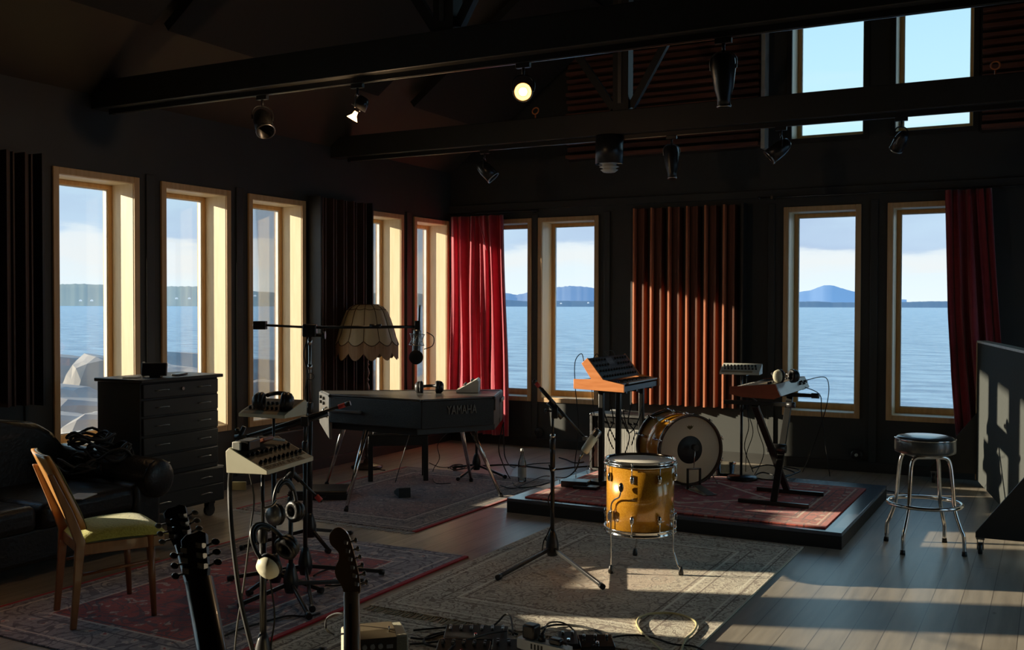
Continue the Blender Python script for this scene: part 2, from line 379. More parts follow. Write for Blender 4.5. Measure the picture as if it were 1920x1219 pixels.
def text(s, size, mx, name, m, parent, extrude=.0008, align='CENTER'):
    cu = bpy.data.curves.new('t', 'FONT'); cu.body = s; cu.size = size; cu.extrude = extrude; cu.align_x = align; cu.align_y = 'CENTER'
    o = bpy.data.objects.new('t', cu); C.objects.link(o)
    bpy.context.view_layer.update()
    me = bpy.data.meshes.new_from_object(o.evaluated_get(bpy.context.evaluated_depsgraph_get()))
    bpy.data.objects.remove(o); me.transform(mx)
    r = parent
    while r.parent: r = r.parent
    me.transform(r.matrix_basis.inverted())
    ob = bpy.data.objects.new(name, me); C.objects.link(ob); ob.parent = parent; me.materials.clear(); me.materials.append(M[m]); return ob
def basis(o, x, y, z=None):
    x = Vector(x).normalized(); y = Vector(y); y = (y-x*x.dot(y)).normalized(); z = x.cross(y)
    mm = Matrix((x, y, z)).transposed().to_4x4(); mm.translation = Vector(o); return mm

# ================================================================== THE ROOM
XL = -6.3; YB = 10.2; XR = 1.9; YF = -1.6; TH = .30
ZT = 2.58; ZS = .51
left_w = [(1.32, 2.09), (2.31, 3.08), (3.40, 4.17), (4.81, 5.58), (5.80, 6.57), (6.79, 7.56), (8.44, 9.20), (9.41, 10.14)]
back_w = [(-5.96, -5.22), (-5.14, -4.40), (-2.40, -1.66), (-1.42, -.70)]
up_w = [(-2.38, -1.60), (-1.41, -.64)]
UZ0, UZ1 = 3.20, 4.80
def wall_cells(us, zs, holes, mk):
    for i in range(len(us)-1):
        for j in range(len(zs)-1):
            cu = (us[i]+us[i+1])/2; cz = (zs[j]+zs[j+1])/2
            if any(a < cu < b and c < cz < d for a, b, c, d in holes): continue
            mk(us[i], us[i+1], zs[j], zs[j+1])
def cuts(lo, hi, holes, k):
    s = {lo, hi}
    for h in holes: s |= {h[k], h[k+1]}
    return sorted(s)
e = .035
# left wall (along Y)
holes = [(a+e, b-e, ZS+e, ZT-e) for a, b in left_w]
w = B(); wall_cells(cuts(YF, YB+TH, holes, 0), cuts(-.05, 3.2, holes, 2), holes, lambda a, b, c, d: w.box((XL-TH, a, c), (XL, b, d)))
struct(w.done('wall_left', 'wall'))
holes = [(a+e, b-e, ZS+e, ZT-e) for a, b in back_w]+[(a+e, b-e, UZ0+e, UZ1) for a, b in up_w]
w = B(); wall_cells(cuts(XL, XR, holes, 0), cuts(-.05, 6.4, holes, 2), holes, lambda a, b, c, d: w.box((a, YB, c), (b, YB+TH, d)))
struct(w.done('wall_back', 'wall'))
right_fill_w = [(5.2, 6.5), (7.0, 8.3), (8.6, 9.9)]  # unseen windows added so sky light brightens the back of the room
front_w = []
holes = [(a+e, b-e, .3+e, ZT-e) for a, b in right_fill_w]
w = B(); wall_cells(cuts(YF, YB+TH, holes, 0), cuts(-.05, 3.3, holes, 2), holes, lambda a, b, c, d: w.box((XR, a, c), (XR+TH, b, d)))
struct(w.done('wall_right', 'wall'))
w = B().box((XL-TH, YF-TH, -.05), (XR+TH, YF, 6.4))
struct(w.done('wall_front', 'wall'))
fo = B().box((XL-TH, YF-TH, -.1), (XR+TH, YB+TH, 0)).done('floor', 'floor', world=False); struct(fo)
XM = (XL+XR)/2; ZE = 3.15; ZR = ZE+(XM-XL)*.75
b = B()
for sx in (-1, 1):
    x0 = XL-.3 if sx < 0 else XR+.3; z0 = ZE-.225
    b.prism([(x0, z0), (XM, ZR), (XM, ZR+.25), (x0, z0+.25)], 0, YB-YF+.9, Matrix(((1, 0, 0, 0), (0, 0, 1, YF-.3), (0, 1, 0, 0), (0, 0, 0, 1))))
struct(b.done('ceiling', 'ceil'))
struct(B().box((XL, YF, 0), (XL+.02, YB, .10), .004).done('baseboard_left', 'beam'))
struct(B().box((XL+.02, YB-.02, 0), (XR, YB, .10), .004).done('baseboard_back', 'beam'))

def window(n, axis, a, b_, z0, z1, label):
    """lining, casing, sash frame, bead and glass; u runs along the wall, d goes outward"""
    def P(u, d, z): return {'x': (XL-d, u, z), 'y': (u, YB+d, z), 'r': (XR+d, u, z), 'f': (u, YF-d, z)}[axis]
    def bx(q, u0, u1, d0, d1, c0, c1, bev=0): q.box(P(u0, d0, c0), P(u1, d1, c1), bev)
    r = B(); t = .018; i0, i1, j0, j1 = a+e, b_-e, z0+e, z1-e       # lining
    bx(r, i0-.001, i0+t, -.004, .30, j0, j1); bx(r, i1-t, i1+.001, -.004, .30, j0, j1); bx(r, i0, i1, -.004, .30, j1-t, j1+.001); bx(r, i0, i1, -.004, .30, j0-.001, j0+t)
    root = r.done('window_%d' % n, 'pine'); struct(root, label, 'window')
    q = B(); k = .05
    bx(q, a, a+k, -.022, 0, z0, z1, .004); bx(q, b_-k, b_, -.022, 0, z0, z1, .004); bx(q, a+k, b_-k, -.020, 0, z1-k, z1, .004); bx(q, a+k, b_-k, -.020, 0, z0, z0+k, .004)
    ch(q, 'casing', 'beam' if z0 > 2 else 'pinedark', root)
    q = B(); f = .036; i0 += t; i1 -= t; j0 += t; j1 -= t
    bx(q, i0, i0+f, .225, .29, j0, j1, .005); bx(q, i1-f, i1, .225, .29, j0, j1, .005); bx(q, i0+f, i1-f, .225, .29, j1-f, j1, .005); bx(q, i0+f, i1-f, .225, .29, j0, j0+f*1.6, .005)
    fr = ch(q, 'sash_frame', 'pframe', root)
    q = B(); g = f+.008
    bx(q, i0+f, i0+g, .24, .27, j0+f, j1-f); bx(q, i1-g, i1-f, .24, .27, j0+f, j1-f); bx(q, i0+g, i1-g, .24, .27, j1-g, j1-f); bx(q, i0+g, i1-g, .24, .27, j0+f*1.6, j0+g+f*.6)
    ch(q, 'glazing_bead', 'white', root)
    q = B(); bx(q, i0+f, i1-f, .253, .257, j0+f, j1-f); ch(q, 'pane', 'pane', root)
    return root
def ch(b, name, m, root):
    o = b.done(name, m, None, world=False)
    o.data.transform(Matrix.Translation(-root.location)); o.parent = root; return o
lab_l = ['tall pine framed window farthest behind the viewer', 'tall pine framed window behind the sofa', 'tall pine framed window behind the sofa beside the slatted panel',
         'tall pine window behind the black sofa showing boulders', 'tall pine window just behind the black chest of drawers', 'tall pine window behind the pocket mixer with headphones on it',
         'tall pine window right behind the floor lamp', 'tall pine window between floor lamp and red curtain']
k = 1
for (a, b_), l in zip(left_w, lab_l): window(k, 'x', a, b_, ZS, ZT, l); k += 1
for (a, b_), l in zip(back_w, ['tall pine window partly covered by the bright red curtain', 'tall pine window behind the orange cheeked synthesizer', 'tall pine window behind the red brown keyboard showing the mountain peak', 'tall pine window partly covered by the dark red curtain']):
    window(k, 'y', a, b_, ZS, ZT, l); k += 1
for (a, b_), l in zip(up_w, ['high gable window nearer the horizontal slats with clear sky', 'high gable window farthest from the corner with clear sky']):
    window(k, 'y', a, b_, UZ0, UZ1, l); k += 1

for i, (a, b_) in enumerate(right_fill_w): window(k, 'r', a, b_, .3, ZT, 'wide pine window added in the unseen right wall for fill light, number %s from the back' % 'three two one'.split()[i]); k += 1

# vertical dark trims between windows
tn = 1
for x in (-5.18, -4.30, -3.98, -2.52, -1.54, -.60):
    struct(B().box((x-.035, YB-.018, .10), (x+.035, YB, 2.62), .004).done('trim_%d' % tn, 'wall')); tn += 1
for y in (4.62, 5.69, 6.68, 9.305):
    struct(B().box((XL, y-.04, .10), (XL+.018, y+.04, 2.62), .004).done('trim_%d' % tn, 'wall')); tn += 1
struct(B().box((XL, YB-.03, 2.68), (XR, YB, 2.76), .005).done('trim_%d' % tn, 'wall'))

# ceiling beams with truss posts
for i, (y, lb) in enumerate(((5.15, 'black painted tie beam carrying the nearer light track'), (7.95, 'black painted tie beam carrying the farther light track'))):
    bm_ = B().box((XL, y, 3.04), (XR, y+.15, 3.24), .006).done('ceiling_beam', 'beam'); struct(bm_, lb, 'beam')
    px = -3.25
    q = B().box((px-.07, y+.02, 3.24), (px+.07, y+.13, ZE+(px-XL)*.75+.1)); 
    o = ch(q, 'king_post', 'beam', bm_)
    q = B().box((px-.02, y+.008, 3.30), (px+.012, y+.02, 4.6)); ch(q, 'edge_glint_strip', 'gmetal', bm_)  # grey strip standing in for light glinting on the post edge
    for sx, dx in ((-1, -.62), (1, .55)):
        q = B().bar((px+sx*.08, y+.075, 3.27), (px+dx, y+.075, 4.05), .05, .06); ch(q, 'strut', 'beam', bm_)

# acoustic clouds under the sloping ceiling
def cloud(x0, x1, y0, y1, lab):
    def zz(x): return ZE+(x-XL)*.75
    q = B()
    a = [Vector((x0, y0, zz(x0)-.16)), Vector((x1, y0, zz(x1)-.16)), Vector((x1, y1, zz(x1)-.16)), Vector((x0, y1, zz(x0)-.16))]
    nrm = Vector((-.6, 0, .8))*.07
    q.add(a+[p+nrm for p in a], [(3, 2, 1, 0), (4, 5, 6, 7), (0, 1, 5, 4), (1, 2, 6, 5), (2, 3, 7, 6), (3, 0, 4, 7)])
    root = thing('acoustic_cloud', lab, 'ceiling panel', ((x0+x1)/2, (y0+y1)/2, zz((x0+x1)/2)-.16))
    q.done('panel', 'cloud', root)
    for x in (x0+.15, x1-.15):
        for y in (y0+.15, y1-.15):
            B().cyl((x, y, zz(x)-.14), (x, y, zz(x)), .006, n=6).done('hanger', 'black', root)
cloud(-5.57, -4.1, 2.55, 5.06, 'dark square acoustic panel on the sloping ceiling nearest the sofa side')
cloud(-5.57, -4.1, 5.21, 7.74, 'large dark acoustic panel on the ceiling above the nearer beam')
cloud(-5.57, -4.1, 8.33, 10.0, 'dark acoustic panel on the ceiling above the farther beam near the corner')

# slatted acoustic panels --------------------------------------------------
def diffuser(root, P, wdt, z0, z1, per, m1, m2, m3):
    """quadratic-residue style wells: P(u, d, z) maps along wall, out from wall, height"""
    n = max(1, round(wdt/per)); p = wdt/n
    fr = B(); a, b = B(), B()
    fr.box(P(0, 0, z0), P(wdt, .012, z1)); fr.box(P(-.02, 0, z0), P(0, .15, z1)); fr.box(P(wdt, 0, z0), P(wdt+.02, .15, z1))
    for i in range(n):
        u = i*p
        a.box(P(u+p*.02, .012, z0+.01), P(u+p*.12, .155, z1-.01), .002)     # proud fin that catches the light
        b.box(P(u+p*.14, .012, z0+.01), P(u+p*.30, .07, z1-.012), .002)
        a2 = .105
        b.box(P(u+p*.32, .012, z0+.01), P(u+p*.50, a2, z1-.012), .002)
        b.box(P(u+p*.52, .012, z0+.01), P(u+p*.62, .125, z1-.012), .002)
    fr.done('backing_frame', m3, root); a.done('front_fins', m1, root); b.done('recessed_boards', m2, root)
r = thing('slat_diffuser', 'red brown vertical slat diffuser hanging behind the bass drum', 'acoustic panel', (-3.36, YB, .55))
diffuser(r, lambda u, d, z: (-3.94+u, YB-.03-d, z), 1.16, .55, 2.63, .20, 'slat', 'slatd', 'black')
r = thing('slat_diffuser', 'dark brown vertical slat diffuser on the window wall behind the floor lamp', 'acoustic panel', (XL, 8.0, .5))
diffuser(r, lambda u, d, z: (XL+.03+d, 7.60+u, z), .80, .50, 2.63, .16, 'slatb', 'slatb', 'black')
r = thing('slat_diffuser', 'near black vertical slat diffuser on the window wall beside the sofa', 'acoustic panel', (XL, 4.4, .9))
diffuser(r, lambda u, d, z: (XL+.03+d, 4.19+u, z), .41, .90, 2.63, .16, 'slatb', 'slatb', 'black')
def hslats(x0, x1, z0, z1, lab):
    r = thing('slat_diffuser', lab, 'acoustic panel', ((x0+x1)/2, YB, z0))
    B().box((x0, YB-.03, z0), (x1, YB-.005, z1)).done('backing_frame', 'black', r)
    q = B(); z = z0+.02; i = 0
    while z < z1-.06:
        d = (.12, .07, .10)[i % 3]; q.box((x0+.01, YB-.03-d, z), (x1-.01, YB-.03, z+(.035, .05, .03)[i % 3]), .002); z += .075; i += 1
    q.done('slats', 'slath', r)
    return r
r = hslats(-4.75, -2.62, 3.18, 4.42, 'horizontal brown slat panel on the gable behind the truss post')
B().box((-2.60, YB-.16, 3.16), (-2.56, YB-.005, 4.45), .003).done('lit_edge_strip', 'cream2', r)  # pale colour stands for light on the panel frame edge
hslats(-.62, 1.5, 3.18, 4.9, 'horizontal brown slat panel on the gable right of the high windows')

# light tracks + spotlights ------------------------------------------------
def track(y, x0, x1, lab):
    r = thing('light_track', lab, 'light track', ((x0+x1)/2, y, 3.0))
    B().box((x0, y-.018, 3.005), (x1, y+.018, 3.04), .002).done('rail', 'blackp', r)
    B().box((x0+.02, y-.004, 3.002), (x1-.02, y+.004, 3.0055)).done('conductor_slot', 'steel', r)
    q = B(); q.box((x0-.04, y-.02, 3.0), (x0, y+.02, 3.04), .003); q.box((x1, y-.02, 3.0), (x1+.04, y+.02, 3.04), .003); q.done('end_cap', 'metalb', r)
track(5.235, -6.15, .6, 'long black light track under the nearer tie beam')
track(8.035, -6.1, .6, 'long black light track under the farther tie beam')
def spot(x, y, aim, lab, kind='can', lit=None, s=1.0):
    """spotlight hanging from the rail: adapter, stem, yoke, can, rim"""
    r = thing('track_spotlight', lab, 'spotlight', (x, y, 2.70))
    top = Vector((x, y, 3.003)); c = Vector((x, y, 2.84))
    B().box((x-.045, y-.014, 2.975), (x+.045, y+.014, 3.004), .003).done('track_adapter', 'blackp', r)
    B().cyl((x, y, 2.93), (x, y, 2.98), .009).done('stem', 'metalb', r)
    aim = Vector(aim).normalized()
    side = aim.cross(Vector((0, 0, 1))); side = side.normalized() if side.length > .01 else Vector((1, 0, 0))
    R = .062*s
    yk = [c-side*R*1.1, c-side*R*1.12+Vector((0, 0, .05)), c-side*R*.7+Vector((0, 0, .085)), c+Vector((0, 0, .092)), c+side*R*.7+Vector((0, 0, .085)), c+side*R*1.12+Vector((0, 0, .05)), c+side*R*1.1]
    B().tube(yk, .005, n=6).done('yoke', 'steel' if kind != 'can' else 'metalb', r)
    if kind == 'can':
        b0 = c-aim*.08*s; 
        B().lathe([(.0, 0), (.03*s, 0), (.045*s, .02*s), (R*.9, .05*s), (R, .09*s), (R, .19*s), (R*.95, .19*s), (R*.9, .10*s), (0, .09*s)], b0, 20, aim).done('can', 'metalb', r)
        B().lathe([(R*.93, .188*s), (R*1.05, .188*s), (R*1.05, .20*s), (R*.93, .20*s)], b0, 20, aim).done('rim', 'steel', r)
        if lit:
            B().lathe([(.0, .10*s), (.03*s, .115*s), (.050*s, .16*s), (.054*s, .178*s)], b0, 24, aim).done('reflector', 'glare', r)  # glowing cup stands in for the bulb's glare
            B().sph(b0+aim*.165*s, .026*s, 12).done('lamp_bulb', lit, r)
    elif kind == 'long':
        b0 = c-aim*.06
        B().lathe([(0, -.02), (.04, -.02), (.062, .0), (.066, .05), (.052, .15), (.036, .21), (.034, .25), (.028, .25), (0, .20)], b0, 20, aim).done('can', 'metalb', r)
        B().lathe([(.030, .245), (.038, .245), (.038, .255), (.030, .255)], b0, 20, aim).done('rim', 'steel', r)
    elif kind == 'open':      # noqa      # small bare reflector lamp in a ring holder
        b0 = c-aim*.03
        B().lathe([(0, -.06), (.03, -.06), (.045, -.03), (.05, .02), (.046, .02), (.04, -.02), (0, -.03)], b0, 20, aim).done('can', 'metalb', r)
        B().lathe([(0, .045), (.012, .045), (.016, .07), (.038, .10), (.034, .10), (.0, .075)], b0, 20, aim).done('lamp_bulb', lit or 'bulb2', r)
    return r
spot(-4.72, 5.235, (.55, -.35, -.75), 'black spotlight leftmost on the nearer track aimed down at the rugs')
spot(-3.93, 5.235, (-.45, -.2, -.85), 'small open spotlight with a glowing bare reflector bulb', 'open', 'bulb2')
spot(-2.74, 5.235, (.42, -.85, -.22), 'lit spotlight glaring straight at the viewer', 'can', 'bulb', .9)
spot(-1.555, 5.235, (.0, .1, -1), 'tapered grey spotlight hanging from the nearer track before the brown slats', 'long')
spot(-4.6, 8.035, (.6, .2, -.65), 'dim black spotlight left of the round duct on the farther track')
spot(-2.82, 8.035, (.08, -.1, -1), 'slim dark spotlight on the farther track between duct and high windows', 'long')
spot(-1.92, 8.035, (-.75, -.3, -.65), 'angular black spotlight on the farther track in front of the first high window')
spot(-1.03, 8.035, (-.4, .5, -.6), 'round black spotlight on the farther track in front of the second high window', 'can', None, .8)
for x, lab in ((-4.06, 'small orange rimmed hook ring on the farther beam beside the lit lamp'), (-.40, 'small orange rimmed hook ring on the farther beam near the right slats')):
    o = B().tube([(x+.030*cos(t*pi/6), 7.99+.01*sin(t*pi/6), 3.31+.030*sin(t*pi/6)) for t in range(12)], .006, closed=True, sub=2).cyl((x, 7.99, 3.235), (x, 7.99, 3.275), .006).done('cable_hook', 'orange')
    tag(o, lab, 'hook')
r = thing('ceiling_duct', 'black cylinder lamp housing with white ribbed socket hanging under the farther beam', 'ceiling lamp', (-3.36, 7.98, 2.72))
B().lathe([(.115, 2.80), (.118, 2.80), (.118, 3.04), (0, 3.04)], (-3.36, 8.0, 0), 28).lathe([(.11, 2.80), (.11, 3.03)], (-3.36, 8.0, 0), 28).done('housing', 'blackp', r)
B().lathe([(.0, 2.73), (.05, 2.73), (.075, 2.75), (.055, 2.755), (.055, 2.765), (.085, 2.775), (.06, 2.785), (.06, 2.80), (.09, 2.81), (0, 2.82)], (-3.36, 8.0, 0), 24).done('ribbed_socket', 'cream2', r)
for sx in (-1, 1): B().box((-3.36+sx*.085-.01, 7.99, 2.795), (-3.36+sx*.085+.03, 8.01, 2.80)).done('clip', 'steel', r)

# curtains ------------------------------------------------------------------
def curtain(root, x0t, x1t, x0b, x1b, z0, z1, yc, folds, m, amp=.045, shape=None, thick=None):
    def fn(u, v):
        t = 1-v; xt = x0t+(x1t-x0t)*u; xb = x0b+(x1b-x0b)*u
        if shape: xt, xb = shape(u, v, xt, xb)
        x = xt*v+xb*(1-v)
        ph = u*folds*2*pi+.6*sin(3*u+2)
        y = yc-amp*(.55+.45*t)*sin(ph)-.02*sin(ph*2.3+v*2)-.012*sin(7*v+u*9)
        return Vector((x+.012*sin(ph*1.7+v*3), y, z0+(z1-z0)*v))
    o = B().grid(int(folds*16), 30, fn).done('cloth', m, root)
    md = o.modifiers.new('s', 'SOLIDIFY'); md.thickness = .004
    return o
r = thing('curtain', 'bright red velvet curtain gathered in the corner between the two window walls', 'curtain', (-5.85, 10.08, .1))
curtain(r, -6.20, -5.52, -6.22, -5.44, .12, 2.62, 10.08, 5.5, 'velvet', .055)
B().tube([(-5.80, 10.0, 2.60), (-5.77, 9.98, 2.5), (-5.72, 9.98, 2.35), (-5.69, 9.98, 2.22)], .006, n=6).done('tie_cord', 'velvet', r)
r = thing('curtain_rod', 'thin dark rod carrying the bright red corner curtain', 'curtain rod', (-5.7, 10.12, 2.64))
B().cyl((-6.25, 10.10, 2.655), (-5.1, 10.10, 2.655), .010).done('rod', 'metalb', r)
B().box((-5.2, 10.10, 2.64), (-5.17, 10.2, 2.67)).done('bracket', 'metalb', r)
r = thing('curtain', 'dark red velvet curtain swept sideways beside the last window', 'curtain', (-.70, 10.06, .5))
curtain(r, -.90, -.52, -.86, -.36, .42, 2.66, 10.07, 4.5, 'velvetd', .05, shape=lambda u, v, a, b: (a, b+.25*(1-u)*max(0, .5-v)*.5))
r = thing('curtain_rod', 'thin dark rod above the two right hand windows carrying the dark curtain', 'curtain rod', (-1.5, 10.12, 2.68))
B().cyl((-2.62, 10.11, 2.675), (.9, 10.11, 2.675), .010).done('rod', 'metalb', r)
B().sph((-2.63, 10.11, 2.675), .018).done('finial', 'metalb', r)
for x in (-2.5, -.45): B().box((x-.012, 10.1, 2.66), (x+.012, 10.2, 2.69)).done('bracket', 'metalb', r)

# rugs ------------------------------------------------------------------------
def rug(x0, x1, y0, y1, m, lab, z=.0, fr=None, frm='paper', rot=0):
    cx, cy = (x0+x1)/2, (y0+y1)/2; w, h = x1-x0, y1-y0
    b_ = B(); b_.box((-w/2, -h/2, 0), (w/2, h/2, .010), .003)
    o = b_.done('rug', m, None, world=False); o.location = (cx, cy, z); o.rotation_euler = (0, 0, rot); tag(o, lab, 'rug')
    for s_ in fr or ():
        q = B(); n = int(w/.014)
        for i in range(n):
            x = -w/2+(i+.5)*w/n; l = .05+random.random()*.03; dx = random.uniform(-.02, .02)
            q.bar((x, s_*h/2, .004), (x+dx, s_*(h/2+l), .003), .006, .003)
        q.done('fringe', M[frm], o, world=False)
    return o
M['rug_brown'] = rug_mat('rug_brown', 1.68, 2.35, (.26, .21, .18), (.27, .16, .14), (.50, .41, .34), (.045, .035, .05), (.40, .02, .025), .28, 17, med=(.22, .15, .14))
M['rug_red'] = rug_mat('rug_red', 1.62, 2.40, (.34, .31, .33), (.44, .085, .085), (.70, .60, .54), (.10, .08, .11), (.42, .015, .025), .34, 9)
M['rug_grey'] = rug_mat('rug_grey', 1.74, 2.42, (.62, .55, .41), (.60, .50, .35), (.80, .74, .58), (.16, .10, .06), (.66, .60, .46), .34, 17, med=(.56, .42, .29), edgew=.012)
M['rug_beige'] = rug_mat('rug_beige', 1.7, 2.4, (.52, .47, .35), (.48, .39, .28), (.70, .64, .5), (.09, .06, .04), (.45, .40, .28), .26, 19, edgew=.012)
M['rug_stage'] = rug_mat('rug_stage', 2.26, 1.66, (.58, .09, .06), (.50, .055, .05), (.74, .50, .38), (.12, .02, .02), (.50, .05, .04), .24, 7, geo=True, med=(.36, .02, .025))
rug(-5.62, -3.94, 5.92, 8.27, 'rug_brown', 'brown oriental rug with red edge lying under the electric piano', fr=(-1,), frm='paper')
rug(-4.88, -3.26, 3.10, 5.50, 'rug_red', 'red and grey oriental rug with bright red border stripe under the wooden chair')
rug(-3.19, -1.45, 4.35, 6.78, 'rug_grey', 'pale beige floral rug under the floor tom and microphone stand', z=.0, fr=(-1,), frm='tape')
rug(-3.22, -1.52, 1.85, 4.26, 'rug_beige', 'beige floral rug in the foreground under the small amplifier')

# ------------------------------------------------------------------ outside
def sea_mat():
    m, n = nt('sea_water'); L = n.links
    out = N(n, 'ShaderNodeOutputMaterial'); b = N(n, 'ShaderNodeBsdfPrincipled'); L.new(b.outputs[0], out.inputs[0])
    tc = N(n, 'ShaderNodeTexCoord'); mp = N(n, 'ShaderNodeMapping'); mp.inputs['Scale'].default_value = (.55, 1.4, 1); mp.inputs['Rotation'].default_value = (0, 0, -.5)
    L.new(tc.outputs['Object'], mp.inputs[0])
    a = N(n, 'ShaderNodeTexNoise'); a.inputs['Scale'].default_value = .38; a.inputs['Detail'].default_value = 9; a.inputs['Roughness'].default_value = .70; L.new(mp.outputs[0], a.inputs['Vector'])
    r = N(n, 'ShaderNodeValToRGB'); r.color_ramp.elements[0].position = .40; r.color_ramp.elements[1].position = .58
    r.color_ramp.elements[0].color = (.06, .17, .32, 1); r.color_ramp.elements[1].color = (.30, .50, .66, 1); L.new(a.outputs[0], r.inputs[0]); L.new(r.outputs[0], b.inputs['Base Color'])  # light and dark of the ripples are put into the colour too
    b.inputs['Roughness'].default_value = .25; b.inputs['Specular IOR Level'].default_value = .5
    bp = N(n, 'ShaderNodeBump'); bp.inputs['Strength'].default_value = .9; bp.inputs['Distance'].default_value = 1.2; L.new(a.outputs[0], bp.inputs['Height']); L.new(bp.outputs[0], b.inputs['Normal'])
    return m
M['sea'] = sea_mat()
b = B(); b.add([(-6000, -3000, -3), (6000, -3000, -3), (6000, 9000, -3), (-6000, 9000, -3)], [(0, 1, 2, 3)])
o = b.done('sea', 'sea'); struct(o, 'blue rippled fjord water filling the lower view beyond all windows', 'sea')
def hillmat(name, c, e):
    return mat(name, c, .95, col2=tuple(x*.86 for x in c), scale=.004, emit=e, es=1.0, spec=0, detail=6)  # emission stands in for the aerial haze over the hills
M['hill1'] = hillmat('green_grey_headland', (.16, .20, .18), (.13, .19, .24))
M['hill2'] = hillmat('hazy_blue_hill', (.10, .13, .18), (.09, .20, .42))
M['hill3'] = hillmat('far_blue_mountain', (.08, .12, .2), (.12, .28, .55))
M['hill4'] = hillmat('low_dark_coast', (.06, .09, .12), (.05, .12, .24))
def ridge(name, pts, D, m, lab, cat='hill', rough=1.0):
    top = []; rnd = random.Random(len(pts)*7)
    for i in range(len(pts)-1):
        (xa, ya), (xb, yb) = pts[i], pts[i+1]; k = max(2, int(abs(xb-xa)/4))
        for j in range(k):
            t = j/k; top.append((xa+(xb-xa)*t, ya+(yb-ya)*t+rnd.uniform(-.6, .6)*rough))
    top.append(pts[-1]); vs = []
    for x, y in top:
        p = V(x, y, D); d = Vector((p.x, p.y, 0)).normalized()
        hgt = p.z+3
        for q, f_ in ((-.0, 1), (-.35, .72), (-.8, .33), (-1.3, -.02)): vs.append(Vector((p.x+d.x*hgt*q*2.0, p.y+d.y*hgt*q*2.0, -3+hgt*f_)))
        vs.append(Vector((p.x+d.x*hgt*2, p.y+d.y*hgt*2, -3.5)))
    fs = []
    for i in range(len(top)-1):
        a, c = i*5, (i+1)*5
        for q in range(3): fs.append((a+q, c+q, c+q+1, a+q+1))
        fs.append((a+4, c+4, c, a))
    b_ = B(); b_.add(vs, fs, True); return tag(b_.done(name, m), lab, cat)
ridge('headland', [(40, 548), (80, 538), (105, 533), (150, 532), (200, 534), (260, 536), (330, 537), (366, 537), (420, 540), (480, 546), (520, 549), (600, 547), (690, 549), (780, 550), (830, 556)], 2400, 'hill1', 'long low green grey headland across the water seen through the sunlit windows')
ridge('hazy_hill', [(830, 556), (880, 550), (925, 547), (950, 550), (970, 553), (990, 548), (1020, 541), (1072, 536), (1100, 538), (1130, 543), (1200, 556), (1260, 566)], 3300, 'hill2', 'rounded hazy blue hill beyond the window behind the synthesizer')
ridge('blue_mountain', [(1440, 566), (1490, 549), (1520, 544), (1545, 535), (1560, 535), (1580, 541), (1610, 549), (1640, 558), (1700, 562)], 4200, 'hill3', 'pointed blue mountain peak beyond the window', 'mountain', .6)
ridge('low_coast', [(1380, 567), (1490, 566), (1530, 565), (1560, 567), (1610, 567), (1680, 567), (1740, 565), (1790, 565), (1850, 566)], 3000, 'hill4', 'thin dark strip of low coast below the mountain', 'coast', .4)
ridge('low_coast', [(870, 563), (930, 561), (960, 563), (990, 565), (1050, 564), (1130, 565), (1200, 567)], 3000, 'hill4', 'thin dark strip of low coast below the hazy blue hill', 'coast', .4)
def house(x, y, D, lab, s=1):
    p = V(x, y, D); b_ = B(); w_, d_, h_ = 5*s, 4*s, 2.5*s
    b_.prism([(-w_/2, 0), (w_/2, 0), (w_/2, h_), (0, h_*1.5), (-w_/2, h_)], -d_/2, d_/2, Matrix.Translation(p) @ Matrix.Rotation(YAW, 4, 'Z') @ Matrix.Rotation(pi/2, 4, 'X'))
    tag(b_.done('house', 'house'), lab, 'house', 'tiny white houses on the far shore')
for a in ((104, 565, 2150, 'tiny white house on the far shore leftmost of all'), (151, 565, 2150, 'tiny white house on the far shore in the middle of the sofa window'), (172, 565, 2150, 'tiny white house on the far shore at the right of the sofa window'),
          (331, 561, 2150, 'tiny white house on the shore in the window behind the chest'), (355, 561, 2150, 'second tiny white house in the window behind the chest'), (478, 556, 2150, 'tiny white house on the shore behind the boom counterweight window'),
          (934, 559, 2900, 'tiny white house below the hill beside the red curtain'), (1052, 570, 2900, 'tiny white house on the coast at the left of the synthesizer window'), (1103, 569, 2900, 'tiny white house on the coast at the right of the synthesizer window'), (1496, 563, 2850, 'tiny white house at the foot of the blue mountain')): house(*a)

